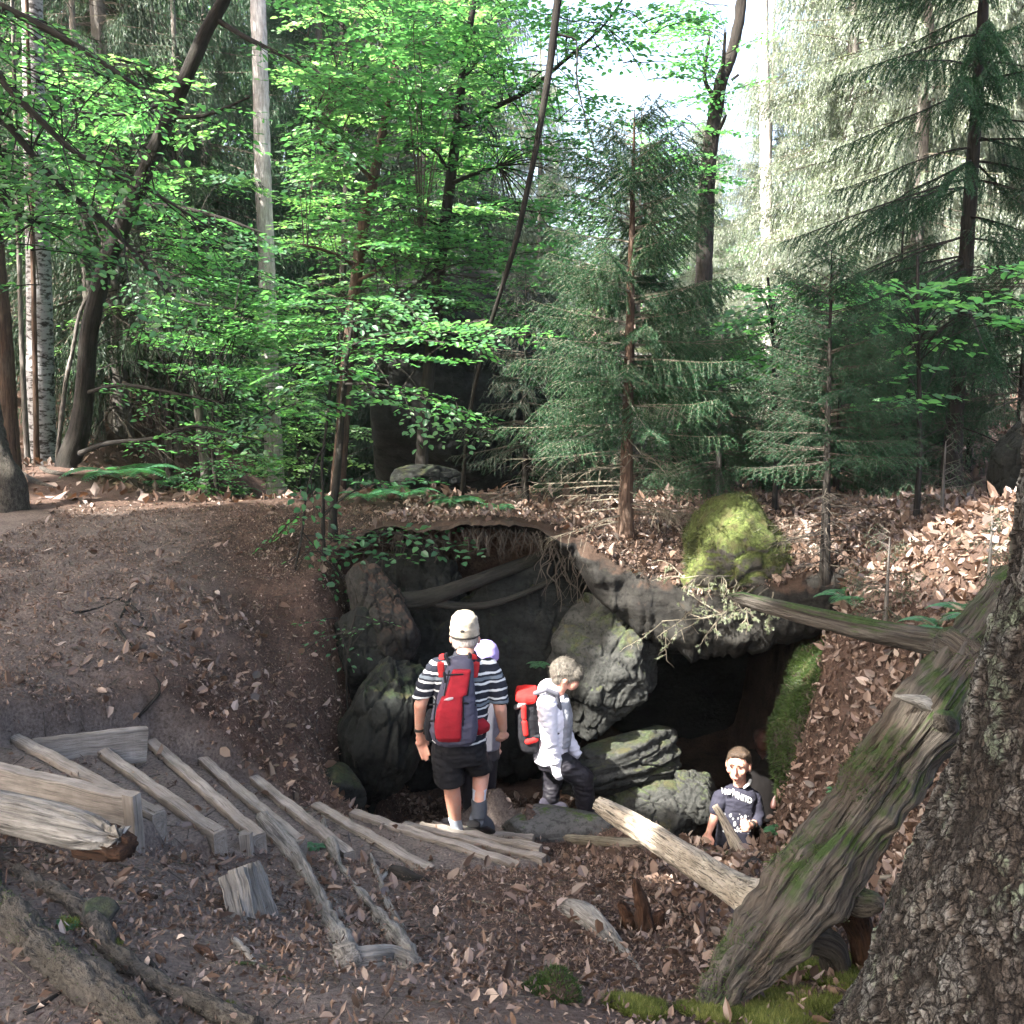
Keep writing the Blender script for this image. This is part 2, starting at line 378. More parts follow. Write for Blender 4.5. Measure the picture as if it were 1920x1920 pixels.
# ---------------------------------------------------------------- terrain
ctrl = [(-200,1900,2.4),(0,1900,2.4),(400,1900,2.4),(960,1900,2.4),(1400,1900,2.65),(1700,1850,2.8),(2100,1850,2.9),
 (0,1700,3.0),(200,1700,3.1),(450,1750,3.2),(405,1600,4.25),(300,1600,4.0),(600,1700,4.0),(700,1800,2.95),(800,1700,4.25),(960,1750,3.9),(1100,1700,4.4),
 (800,1640,4.95),(960,1635,5.25),(1050,1560,6.9),(1150,1580,6.5),(1200,1620,5.8),(1300,1600,6.2),(1420,1600,6.1),(1500,1600,5.5),(1650,1600,5.0),
 (1650,1700,4.0),(1250,1750,4.0),(1450,1750,3.9),(1250,1850,3.1),
 (1600,1200,6.4),(1600,1400,5.9),(1560,1550,5.8),(1850,950,6.5),(1750,1000,7.5),(1500,1000,8.5),(1400,930,10.5),(1800,1150,5.6),(1920,1100,5.0),(2100,1000,5.0),
 (1700,920,10.5),(1500,1130,7.4),(1640,1060,7.0),(1500,1200,6.9),(1445,1400,6.6),(1430,1560,6.4),
 (1170,1005,8.8),(1050,1000,8.75),(900,985,8.75),(760,985,8.9),(760,1000,8.3),(900,1000,8.1),(1050,1010,8.2),(1200,1105,7.95),(960,960,10),(960,930,12),(700,930,10.5),(550,950,9.5),(500,940,11),(300,930,11),(0,900,11.5),(130,868,12),
 (0,1000,8.5),(0,1100,7),(0,1200,5.9),(0,1300,5.1),(0,1380,4.75),(300,1000,8.7),(300,1100,7.3),(300,1200,6.4),(300,1300,5.8),(270,1350,5.65),
 (450,1350,6.1),(450,1200,6.9),(450,1400,6.0),(550,1000,8.9),(550,1100,8.0),(600,1200,7.6),(600,1300,7.2),(620,1480,6.4),(640,1400,7.0),(650,1150,7.6),(640,1040,8.7),(700,1000,8.3),(680,1000,8.7),
 (-200,1100,7),(-200,1300,5.1),(-200,1500,4),(-200,900,11.5),
 (200,720,17),(330,800,17),(50,600,18),(-200,480,18),(1200,880,14),(1500,850,15),(1800,800,14),(2100,780,12)]
W = [tuple(U(*c)) for c in ctrl]
W += [(-3,0,.05),(0,0,0),(3,0,.1),(-3,-3,.1),(3,-3,.2),(0,-3,.05),(0,1.4,.0),(-2.5,1.4,.02),(2,1.4,.03),(3.6,2.5,.2),(4.2,4,.35),
      (-4.2,15.5,-1.6),(-2.6,18,-2.0),(-1,16,-.6),(0,20,-.6),(3,20,.6),(8,20,1.4),(-10,12,.9),(-10,5,.4),(-9,0,.3),(9,9,1.6),(9,3,1.2),(8,-3,.6),
      (-6,24,-1.5),(-14,24,4.5),(-20,16,4.5),(12,28,2.5),(0,32,-.5),(-9,36,1.5),(22,20,4),(20,0,3),(-20,0,1),(0,-20,0),(-22,-22,1),(22,-22,2),(0,60,4),(-40,60,7),(40,60,8),(-60,10,6),(60,10,8),(60,-40,6),(-60,-40,4)]
W = A(W)
def _phi(r): return np.sqrt(r * r + .35 ** 2)
_K = _phi(np.linalg.norm(W[:, None, :2] - W[None, :, :2], axis=-1)); _n = len(W)
_Q = np.concatenate([np.ones((_n, 1)), W[:, :2]], 1)
_L = np.block([[_K - .012 * np.eye(_n), _Q], [_Q.T, np.zeros((3, 3))]])
_sol = np.linalg.solve(_L, np.concatenate([W[:, 2], np.zeros(3)]))
def outer(x, y):
    x, y = np.broadcast_arrays(np.asarray(x, float), np.asarray(y, float)); sh = x.shape; x = x.ravel(); y = y.ravel(); out = np.zeros(len(x))
    for i in range(0, len(x), 20000):
        xx, yy = x[i:i+20000], y[i:i+20000]
        r = np.sqrt((xx[:, None] - W[None, :, 0]) ** 2 + (yy[:, None] - W[None, :, 1]) ** 2)
        out[i:i+20000] = _phi(r) @ _sol[:_n] + _sol[_n] + _sol[_n+1] * xx + _sol[_n+2] * yy
    return out.reshape(sh)
def psdf(x, y, poly):
    """signed distance to a polygon, negative inside"""
    poly = A(poly, float); d = np.full(x.shape, 1e9); ins = np.zeros(x.shape, bool)
    for k in range(len(poly)):
        a, b = poly[k], poly[(k + 1) % len(poly)]; e = b - a
        t = np.clip(((x - a[0]) * e[0] + (y - a[1]) * e[1]) / (e @ e), 0, 1)
        d = np.minimum(d, np.hypot(x - a[0] - t * e[0], y - a[1] - t * e[1]))
        c = ((a[1] > y) != (b[1] > y)) & (x < (b[0] - a[0]) * (y - a[1]) / (b[1] - a[1] + 1e-12) + a[0]); ins ^= c
    return np.where(ins, -d, d)
PIT = [(-.80,6.95),(-.98,7.6),(-.98,8.7),(-.3,9.15),(.55,9.3),(.7,11.6),(2.75,11.6),(2.62,8.3),(2.42,7.6),(2.08,7.02),(1.86,6.72),(1.66,6.62),(1.25,6.78),(.85,7.0),(.35,7.15),(-.1,7.4),(-.45,7.3)]
def pit_floor(x, y): return CZ - 3.74 - .72 * sstep(.55, 1.25, x) + .10 * fbm(P3(x * 1.3, y * 1.3, 4.), 3)
# stair boards: far end px, near end px, top height relative to the eye
BOARDS = [((-140,1404),(243,1490),-1.75),((30,1380),(292,1520),-1.92),((165,1385),(407,1556),-2.07),((285,1388),(482,1560),-2.22),((382,1421),(560,1572),-2.37),
          ((480,1457),(650,1592),-2.52),((600,1510),(802,1624),-2.67),((672,1524),(963,1615),-2.82),((770,1545),(1012,1604),-2.97),((800,1546),(1006,1584),-3.12),((822,1545),(992,1567),-3.27),((842,1535),(968,1547),-3.42)]
def Uz(px, py, z):
    a = U(px, py, 1.0) - A([0, 0, CZ]); return a * (z / a[2]) + A([0, 0, CZ])
BW = [(Uz(*a, z), Uz(*b, z)) for a, b, z in BOARDS]
TREADS = []
for k in range(len(BW)):
    if k == 0: continue
    (f0, n0), (f1, n1) = BW[k - 1], BW[k]
    TREADS.append(([f0[:2], n0[:2], n1[:2], f1[:2]], BOARDS[k][2] + CZ - .012))
def rough(x, y): return -.16 * np.exp(-((x + 2.05) ** 2 / .10 + (y - 6.55) ** 2 / .05)) + .05 * sstep(-1.0, -1.6, x) * sstep(9, 8, y) * sstep(4.6, 5.4, y) * fbm(P3(x * 3, y * 3, 21.), 4) + .035 * fbm(P3(x * 1.1, y * 1.1, 1.), 3) + .022 * fbm(P3(x * 4.5, y * 4.5, 2.), 3) + .010 * fbm(P3(x * 15, y * 15, 3.), 2)
def gz(x, y, want=False):
    x, y = np.broadcast_arrays(np.asarray(x, float), np.asarray(y, float))
    z = outer(x, y); amp = np.ones(x.shape)
    sd = psdf(x, y, PIT) + .10 * fbm(P3(x * 2.2, y * 2.2, 7.), 3)
    t = sstep(.34 + .40 * sstep(-.45, -.85, x), -.10, sd)
    z = z * (1 - t) + np.minimum(pit_floor(x, y), z) * t
    tr = np.zeros(x.shape)
    for poly, tz in TREADS:
        s = psdf(x, y, poly)
        w = sstep(.05, -.005, s); z = z * (1 - w) + tz * w; amp = np.where(s < 0, .18, amp); tr = np.maximum(tr, sstep(.1, 0, s))
    # board 0 holds back the ground the photographer's path comes from
    z = z + rough(x, y) * amp
    if want:
        path = np.maximum(tr, sstep(.9, .2, np.abs(psdf(x, y, [(-9, 9.2), (-3.4, 8.9), (-2.6, 6.8), (-3.1, 5.0), (-5, 3.9), (-9, 5)])) * (psdf(x, y, [(-9, 9.2), (-3.4, 8.9), (-2.6, 6.8), (-3.1, 5.0), (-5, 3.9), (-9, 5)]) > 0)) * .75)
        fgp = sstep(.8, -.5, psdf(x, y, [(-2.2, 1.5), (.3, 1.5), (-.2, 3.0), (-.6, 4.6), (-1.4, 4.4), (-2.0, 3.3)])) * .95
        return z, np.clip(np.maximum(path, fgp), 0, 1)
    return z
xs = np.concatenate([-np.geomspace(70, 5.1, 40), np.arange(-5, 4.5, .036), np.geomspace(4.55, 70, 42)])
ys = np.concatenate([-np.geomspace(60, 1, 14), np.arange(-.6, 1.4, .2), np.arange(1.5, 10.2, .036), np.geomspace(10.25, 90, 70)])
GX, GY = np.meshgrid(xs, ys)
GZ, PATHM = gz(GX, GY, True)
nx, ny = len(xs), len(ys)
i = np.arange(ny - 1)[:, None] * nx; j = np.arange(nx - 1)[None]
gf = np.stack([i + j, i + j + 1, i + nx + j + 1, i + nx + j], -1).reshape(-1, 4)
gm = MB(); gm.add(np.stack([GX, GY, GZ], -1).reshape(-1, 3), gf, PATHM.ravel())
ground = gm.obj('ground', M['soil'], smooth=True, org=A([0., 0, 0])); tag(ground, 'bare brown forest soil with a trodden path and a deep hollow', None, None, 'structure')
def gbil(x, y):
    x = np.clip(np.asarray(x, float), xs[0], xs[-1] - 1e-6); y = np.clip(np.asarray(y, float), ys[0], ys[-1] - 1e-6)
    a = np.clip(np.searchsorted(xs, x, side='right') - 1, 0, nx - 2); b = np.clip(np.searchsorted(ys, y, side='right') - 1, 0, ny - 2)
    u = (x - xs[a]) / (xs[a + 1] - xs[a]); v = (y - ys[b]) / (ys[b + 1] - ys[b])
    return GZ[b, a] * (1 - u) * (1 - v) + GZ[b, a + 1] * u * (1 - v) + GZ[b + 1, a] * (1 - u) * v + GZ[b + 1, a + 1] * u * v

# ---------------------------------------------------------------- rock ledge that roofs the cave
SF = A([(-1.75,9.0,.10),(-1.2,8.62,.10),(-.75,8.36,.08),(-.3,8.26,.07),(.2,8.34,.10),(.6,8.24,.34),(1.0,8.05,.52),(1.5,7.86,.60),(2.0,7.72,.60),(2.5,7.62,.52),(2.95,7.7,.35)])
ns, nt = 210, 46
sp = spline(np.concatenate([SF[:, :2], np.zeros((len(SF), 1)), SF[:, 2:]], 1), ns)
fx, fy, th = sp[:, 0], sp[:, 1], sp[:, 3]
fy = fy + .12 * fbm(P3(fx * 3.5, fx * 0, 5.), 4) + .07 * fbm(P3(fx * 14, fx * 0, 15.), 3)
tt = np.concatenate([np.linspace(0, .12, 10), np.linspace(.14, 1, nt - 10)])
SX = fx[:, None] + 0 * tt[None]; SY = fy[:, None] + tt[None] * (12.8 - fy[:, None])
edge = sstep(0, .06, np.linspace(0, 1, ns))[:, None] * sstep(0, .06, np.linspace(1, 0, ns))[:, None] * sstep(1, .8, tt)[None]
top = outer(SX, SY) + rough(SX, SY) + .05 * edge - .05 * (1 - edge)
dist = SY - fy[:, None]
top = top - .05 * np.exp(-dist / .08) * (1 + .5 * fbm(P3(SX * 6, SY * 6, 3), 3))
bot = top - th[:, None] * (1 + .35 * fbm(P3(SX * 2.2, SY * 2.2, 8), 4)) - .06 * np.abs(fbm(P3(SX * 7, SY * 7, 9), 3)) + .10 * np.exp(-dist / .12)
mid_t = np.linspace(0, 1, 12)[1:-1]
fr = []
for q in mid_t:
    zz = bot[:, 0] * (1 - q) + top[:, 0] * q
    yy = SY[:, 0] - .13 * np.sin(q * np.pi) * (1 + fbm(P3(fx * 3, zz * 5, 2), 3)) - .10 * fbm(np.stack([fx * 4, zz * 9, 0 * fx + 6], -1), 4)
    fr.append(np.stack([SX[:, 0], yy, zz], -1))
prof = np.concatenate([np.stack([SX, SY, bot], -1)[:, ::-1], np.stack(fr, 1), np.stack([SX, SY, top], -1)], 1)
npf = prof.shape[1]; i = np.arange(ns - 1)[:, None] * npf; j = np.arange(npf - 1)[None]
sm = MB(); sm.add(prof.reshape(-1, 3), np.stack([i + j, i + npf + j, i + npf + j + 1, i + j + 1], -1).reshape(-1, 4))
ledge = sm.obj('rock_ledge', M['rock_roof'], smooth=True)
tag(ledge, 'dark leaf covered rock ledge roofing the cave and overhanging the hollow', 'rock')
def slab_top(x, y):
    k = np.clip((np.interp(x, fx, np.arange(ns))), 0, ns - 1)
    f = np.interp(x, fx, fy); ins = (x > fx[2]) & (x < fx[-3]) & (y > f - .03) & (y < 12.2)
    return ins, outer(x, y) + rough(x, y) + .055
def surf(x, y):
    g = gbil(x, y); ins, t = slab_top(x, y); return np.where(ins, np.maximum(t, g), g)
def surf_n(x, y, e=.03):
    dx = (surf(x + e, y) - surf(x - e, y)) / (2 * e); dy = (surf(x, y + e) - surf(x, y - e)) / (2 * e)
    return nrm(np.stack([-dx, -dy, np.ones_like(dx)], -1))

# ---------------------------------------------------------------- rocks
def ico(sub):
    bm = bmesh.new(); bmesh.ops.create_icosphere(bm, subdivisions=sub, radius=1)
    V = A([v.co[:] for v in bm.verts]); F = A([[v.index for v in f.verts] for f in bm.faces]); bm.free(); return V, F
ICO = {k: ico(k) for k in (4, 5, 6)}
def rock(name, c, r, label, mat='rock_grey', seed=0, planes=16, amp=.10, freq=1.6, sub=6, rot=0.0, tilt=(0, 0), strata=0.0, cat='rock', parent=None):
    V, F = ICO[sub]; g = np.random.default_rng(100 + seed)
    nn = nrm(g.normal(size=(planes, 3))); hh = g.uniform(.72, 1.0, planes)
    d = (V @ nn.T); q = np.where(d > .05, hh[None] / np.maximum(d, .05), 9.0)
    k = 14.0; rad = (np.sum(q ** -k, 1)) ** (-1 / k)
    rad = np.minimum(rad, 1.25)
    W_ = V * rad[:, None]
    n1 = fbm(W_ * freq + seed * 3.1, 6, 2.1, .52); e1, e2, ec = worley(W_ * freq * 1.3 + .45 * n1[:, None] + seed)
    disp = amp * (.8 * n1 + .55 * (ec - .5) * sstep(.0, .10, e2 - e1) - .55 * sstep(.09, .0, e2 - e1)) + amp * .22 * fbm(W_ * freq * 7 + seed, 3)
    if strata: disp = disp + strata * np.sin(W_[:, 2] * 14 + 2.5 * n1)
    W_ = W_ + V * disp[:, None]
    W_ = W_ * A(r)
    R = Matrix.Rotation(rot, 3, 'Z') @ Matrix.Rotation(tilt[0], 3, 'X') @ Matrix.Rotation(tilt[1], 3, 'Y')
    W_ = W_ @ A(R).T + A(c)
    m = MB(); m.add(W_, F, 0.5)
    o = m.obj(name, M[mat], parent, smooth=True)
    if parent is None: tag(o, label, cat)
    return o
R = math.radians
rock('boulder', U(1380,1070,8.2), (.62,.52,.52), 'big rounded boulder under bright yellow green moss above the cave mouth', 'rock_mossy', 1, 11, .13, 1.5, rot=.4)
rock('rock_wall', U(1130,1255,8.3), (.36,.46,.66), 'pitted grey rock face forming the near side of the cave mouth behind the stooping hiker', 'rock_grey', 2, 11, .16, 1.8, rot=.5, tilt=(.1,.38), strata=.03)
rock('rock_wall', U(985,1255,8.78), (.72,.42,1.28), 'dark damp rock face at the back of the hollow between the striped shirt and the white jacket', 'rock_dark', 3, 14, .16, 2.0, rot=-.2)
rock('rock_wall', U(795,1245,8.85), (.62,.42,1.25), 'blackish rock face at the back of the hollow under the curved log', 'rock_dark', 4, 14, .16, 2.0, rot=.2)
rock('rock_wall', U(700,1385,7.45), (.30,.55,.68), 'dark green mossy rock flank to the left of the striped hiker', 'rock_damp', 5, 14, .14, 1.8, rot=.3, tilt=(0,.25), strata=.02)
rock('rock_wall', U(712,1150,8.0), (.26,.40,.42), 'dark wet rock under the left rim of the hollow', 'rock_roof', 23, 12, .14, 1.8, rot=.5)
rock('rock_wall', U(690,1230,7.8), (.22,.34,.34), 'small black rock wedged above the green flank rock', 'rock_damp', 24, 12, .14, 1.8, rot=1.1)
rock('boulder', U(606,1487,6.75), (.34,.22,.20), 'low dark rounded rock beside the upper steps', 'rock_dark', 6, 12, .06, 1.2, rot=-.5)
rock('rock_slab', U(1178,1430,8.0), (.52,.40,.21), 'tilted grey slab with a sunlit rim in front of the cave', 'rock_grey', 7, 9, .13, 1.3, rot=.2, tilt=(-.1,-.12), strata=.03)
rock('boulder', U(1215,1510,7.8), (.36,.36,.25), 'jagged grey rock under the tilted slab beside the dark trousers', 'rock_grey', 8, 10, .13, 1.8, rot=.9)
rock('boulder', U(1300,1500,7.7), (.21,.25,.27), 'small grey rock at the boy\'s elbow at the cave entrance', 'rock_grey', 9, 10, .13, 1.8, rot=.4)
rock('stepping_stone', U(1045,1552,7.05), (.36,.30,.155), 'smooth flat dark grey stone at the foot of the steps', 'rock_stone' if 'rock_stone' in M else 'rock_dark', 10, 12, .05, 1.0, rot=.1)
rock('rock_bank', U(1545,1400,6.75), (.40,.42,.80), 'mossy green rock bank with brown leaves closing the cave mouth beside the boy', 'rock_bank', 11, 16, .08, 1.5, tilt=(0,.12))
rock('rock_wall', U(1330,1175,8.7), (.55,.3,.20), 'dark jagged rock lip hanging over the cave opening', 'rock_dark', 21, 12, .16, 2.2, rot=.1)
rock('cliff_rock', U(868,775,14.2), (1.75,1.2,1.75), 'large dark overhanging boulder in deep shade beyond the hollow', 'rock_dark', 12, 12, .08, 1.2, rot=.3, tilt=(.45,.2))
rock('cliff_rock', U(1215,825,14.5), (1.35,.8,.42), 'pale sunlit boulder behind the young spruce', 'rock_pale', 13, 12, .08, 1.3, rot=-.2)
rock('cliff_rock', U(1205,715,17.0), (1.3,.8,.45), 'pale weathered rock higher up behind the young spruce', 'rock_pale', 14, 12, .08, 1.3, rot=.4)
rock('boulder', U(790,905,11.8), (.42,.35,.20), 'low brown boulder on the level ground before the dark overhang', 'rock_dark', 15, 12, .06)
rock('boulder', U(1035,1872,2.62), (.085,.085,.055), 'small moss covered stone on the leaf litter', 'rock_bank', 16, 12, .10, 1.6)
rock('boulder', U(183,1715,2.98), (.055,.055,.04), 'fist sized smooth bluish stone beside the mossy root', 'rock_grey', 17, 12, .04, 1.0, sub=5)
rock('boulder', U(1915,870,7.2), (.20,.3,.32), 'steep dark mossy rock at the right border above the sunlit leaves', 'rock_damp', 18, 14, .1)
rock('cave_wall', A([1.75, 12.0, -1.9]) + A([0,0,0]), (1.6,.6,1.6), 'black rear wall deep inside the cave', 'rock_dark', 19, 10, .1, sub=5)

# ---------------------------------------------------------------- timber stairs
def plank(mb, a, b, w, h, up=A([0, 0, 1.]), seed=0, wear=.006, rnd=.5, n=34):
    a, b = A(a, float), A(b, float); L = np.linalg.norm(b - a); t = (b - a) / L; s = nrm(np.cross(t, up)); u = np.cross(s, t)
    ring = A([(-.5, 0), (-.42, .0), (0, .004), (.42, 0), (.5, -.05), (.5, -.5), (.5, -1), (0, -1), (-.5, -1), (-.5, -.5), (-.5, -.05)])
    ring[0] = (-.48, -.015); ring[3] = (.46, -.01)
    nr_ = len(ring); q = np.linspace(0, 1, n)
    P = a + (b - a) * q[:, None]
    V = P[:, None] + s * (ring[None, :, :1] * w) + u * (ring[None, :, 1:] * h)
    tc = np.stack([np.broadcast_to(ring[None, :, 0] * w, (n, nr_)) + seed, np.broadcast_to(ring[None, :, 1] * h, (n, nr_)), np.broadcast_to(q[:, None] * L, (n, nr_)) + seed], -1)
    nz = fbm(V * 9 + seed, 3); V = V + (s * (nz * wear)[..., None]) + u * (fbm(V * 7 + 5 + seed, 3) * wear * 1.6)[..., None]
    i = np.arange(n - 1)[:, None] * nr_; j = np.arange(nr_)[None]; j2 = (j + 1) % nr_
    F = np.stack([i + j, i + j2, i + nr_ + j2, i + nr_ + j], -1).reshape(-1, 4)
    V = V.reshape(-1, 3); n0 = len(V); V = np.concatenate([V, [P[0] - u * h * .5], [P[-1] - u * h * .5]]); tc = np.concatenate([tc.reshape(-1, 3), [[seed, 0, 0]], [[seed, 0, L]]])
    jj = np.arange(nr_); k2 = (jj + 1) % nr_; bb = (n - 1) * nr_
    mb.add(V, [F, np.stack([np.full(nr_, n0), k2, jj], -1), np.stack([np.full(nr_, n0 + 1), bb + jj, bb + k2], -1)], rnd, tc)
stairs = thing('wooden_stairs', BW[6][1], 'worn timber step boards holding earth treads that wind down into the hollow', 'stairs')
for k, (f, n_) in enumerate(BW):
    m = MB(); ext = nrm(n_ - f)
    plank(m, f - ext * .05, n_ + ext * .03, .066 if k < 8 else .062, .17 if k < 8 else .13, seed=k * 1.7, wear=.006 + .001 * k)
    m.obj('step_board', M['board_wood'], stairs, smooth=False)
m = MB(); plank(m, Uz(62,1386,-1.93), Uz(276,1361,-2.0), .045, .20, seed=31); m.obj('retaining_board', M['board_wood'], stairs)
for k, (px, py, z, hh) in enumerate([(247,1494,-1.75,.30),(293,1521,-1.93,.24),(404,1556,-2.08,.22),(459,1566,-2.24,.2),(797,1622,-2.69,.12)]):
    p = Uz(px, py, z); m = MB()
    d = nrm(BW[min(k, 6)][1] - BW[min(k, 6)][0]); d[2] = 0
    plank(m, p + A([0, 0, .015]) + d * .03, p + A([.0, 0, -hh]) + d * .035, .05, .06, up=nrm(d), seed=40 + k, n=12); m.obj('stake', M['board_wood'], stairs)
# ---------------------------------------------------------------- people
def cap_prim(bm, a, b, ra, rb, flat=None, n=14):
    a, b = A(a, float), A(b, float); t = b - a; L = np.linalg.norm(t); t = t / max(L, 1e-6)
    x = nrm(np.cross(t, A([.21, .93, .3]))); y = np.cross(t, x)
    rings = []
    for q in np.linspace(-math.pi / 2, 0, 5)[1:]: rings.append((a + t * ra * math.sin(q), ra * math.cos(q)))
    for q in np.linspace(0, math.pi / 2, 5)[:-1]: rings.append((b + t * rb * math.sin(q), rb * math.cos(q)))
    w = np.linspace(0, 2 * math.pi, n, endpoint=False)
    vs = [[bm.verts.new(c + (x * math.cos(k) + y * math.sin(k)) * r) for k in w] for c, r in rings]
    v0 = bm.verts.new(a - t * ra); v1 = bm.verts.new(b + t * rb)
    for p, q in zip(vs[:-1], vs[1:]):
        for k in range(n): bm.faces.new((p[k], p[(k + 1) % n], q[(k + 1) % n], q[k]))
    for k in range(n):
        bm.faces.new((v0, vs[0][(k + 1) % n], vs[0][k])); bm.faces.new((v1, vs[-1][k], vs[-1][(k + 1) % n]))
def ell_prim(bm, c, r, rot=None, n=20):
    Mx = Matrix.Translation(Vector(c)) @ (rot.to_4x4() if rot is not None else Matrix.Identity(4)) @ Matrix.Diagonal((*r, 1))
    bmesh.ops.create_uvsphere(bm, u_segments=n, v_segments=n // 2 + 2, radius=1, matrix=Mx)
def loft_prim(bm, rings, n=20, sq=2.4):
    """rings: (centre, half width vector, half depth vector)"""
    vs = []
    for c, hx, hy in rings:
        c = A(c, float); hx = A(hx, float); hy = A(hy, float); row = []
        for k in range(n):
            w = 2 * math.pi * k / n; cx, sx = math.cos(w), math.sin(w); s = (abs(cx) ** sq + abs(sx) ** sq) ** (-1 / sq)
            row.append(bm.verts.new(c + hx * cx * s + hy * sx * s))
        vs.append(row)
    for p, q in zip(vs[:-1], vs[1:]):
        for k in range(n): bm.faces.new((p[k], p[(k + 1) % n], q[(k + 1) % n], q[k]))
    bm.faces.new(vs[0][::-1]); bm.faces.new(vs[-1])
def blob(name, prims, mat, parent=None, voxel=.009, smooth=4, label=None, crease=0.0):
    bm = bmesh.new()
    for p in prims:
        {'cap': cap_prim, 'ell': ell_prim, 'loft': loft_prim}[p[0]](bm, *p[1:])
    bmesh.ops.recalc_face_normals(bm, faces=bm.faces)
    me = bpy.data.meshes.new('tmp'); bm.to_mesh(me); bm.free()
    o = bpy.data.objects.new('tmp', me); C.objects.link(o)
    r = o.modifiers.new('r', 'REMESH'); r.mode = 'VOXEL'; r.voxel_size = voxel; r.use_smooth_shade = True
    if smooth: s = o.modifiers.new('s', 'SMOOTH'); s.iterations = smooth; s.factor = .5
    dg = bpy.context.evaluated_depsgraph_get(); me2 = bpy.data.meshes.new_from_object(o.evaluated_get(dg))
    bpy.data.objects.remove(o); bpy.data.meshes.remove(me)
    n = len(me2.vertices); V = np.zeros(n * 3, np.float32); me2.vertices.foreach_get('co', V); V = V.reshape(-1, 3).astype(float)
    if crease:
        nn = np.zeros(n * 3, np.float32); me2.vertices.foreach_get('normal', nn); nn = nn.reshape(-1, 3)
        V = V + nn * (crease * fbm(V * A([9, 9, 22.]) + 3.0, 3, ridge=True))[:, None]
    org = ORG[parent.name] if parent is not None else A([V[:, 0].mean(), V[:, 1].mean(), V[:, 2].min()])
    me2.vertices.foreach_set('co', (V - org).astype(np.float32).ravel()); me2.materials.clear(); me2.materials.append(M[mat] if isinstance(mat, str) else mat)
    me2.polygons.foreach_set('use_smooth', np.ones(len(me2.polygons), bool)); me2.update(); me2.name = name
    ob = bpy.data.objects.new(name, me2); C.objects.link(ob); ORG[ob.name] = org
    if parent is not None: ob.parent = parent
    else: ob.location = [float(v) for v in org]
    if label: ob['label'] = label
    return ob
X, Y, Z = A([1., 0, 0]), A([0, 1., 0]), A([0, 0, 1.])
def cloth(name, col, var=.15, rough=.85, sheen=.0):
    n = NT(name); co = n.coord(); w = n.noise(co, 14, 4); f = n.noise(co, 240, 3)
    c = n.mix(n.ramp(w, [(.3, 0.0), (.7, 1.0)]), tuple(v * (1 - var) for v in col), tuple(min(1, v * (1 + var)) for v in col))
    M[name] = n.pbr(c, rough, .2, n.bump(n.math('ADD', w, n.math('MULTIPLY', f, .15)), .35, .012))
def skin(name, col):
    n = NT(name); co = n.coord(); w = n.noise(co, 22, 5)
    c = n.mix(n.ramp(w, [(.35, 0.0), (.7, 1.0)]), col, (col[0] * 1.05, col[1] * .78, col[2] * .72))
    M[name] = n.pbr(c, .55, .35, n.bump(n.noise(co, 160, 3), .15, .003), Subsurface_Weight=.12, Subsurface_Scale=.01)
skin('skin_old', (.46, .27, .20)); skin('skin_leg', (.47, .30, .225)); skin('skin_face', (.50, .28, .21)); skin('skin_boy', (.40, .235, .18)); skin('skin_shaded', (.045, .020, .016))  # the cave figure's skin is darkened, cave shade put into its colour
cloth('cap_beige', (.30, .265, .21), .45); cloth('cap_band', (.03, .028, .026)); cloth('navy', (.018, .019, .026)); cloth('shorts_black', (.010, .010, .012)); cloth('pack_grey', (.062, .060, .088)); cloth('pack_red', (.24, .012, .020))
cloth('strap_red', (.30, .018, .020)); cloth('strap_black', (.013, .013, .016)); cloth('sock', (.38, .42, .48)); cloth('boot', (.05, .056, .068)); cloth('shoe_dark', (.012, .015, .022)); cloth('sole', (.02, .019, .019))
cloth('jacket_white', (.72, .71, .78), .06); cloth('vest_grey', (.27, .28, .31), .3); cloth('trouser_black', (.015, .014, .018), .2, .5); cloth('pack_mesh', (.22, .22, .22)); cloth('pack_bright', (.60, .022, .020)); cloth('lavender', (.25, .21, .45), .08)
cloth('grey_top', (.10, .10, .12)); cloth('boy_pants', (.10, .105, .16)); cloth('trainer', (.03, .028, .04)); cloth('white_trim', (.80, .79, .76), .03); cloth('print_white', (.66, .66, .62), .03); cloth('shaded_cloth', (.006, .005, .005)); cloth('white_hair', (.55, .50, .46), .1); cloth('lips', (.33, .12, .10)); cloth('eye_dark', (.03, .02, .018)); cloth('metal', (.3, .3, .3)); cloth('logo_grey', (.42, .36, .38))  # the cave figure's dark cloth has cave shade added to its colour
def hairmat(name, a, b):
    n = NT(name); co = n.coord(); w = n.noise(n.mapp(co, (90, 90, 22)), 1, 4, .6, 1.5)
    M[name] = n.pbr(n.mix(n.ramp(w, [(.35, 0.0), (.65, 1.0)]), a, b), .6, .35, n.bump(w, .9, .01))
hairmat('hair_ash', (.030, .025, .019), (.15, .135, .112)); hairmat('hair_brown', (.022, .014, .009), (.075, .048, .030)); hairmat('hair_white', (.16, .14, .13), (.36, .33, .30))
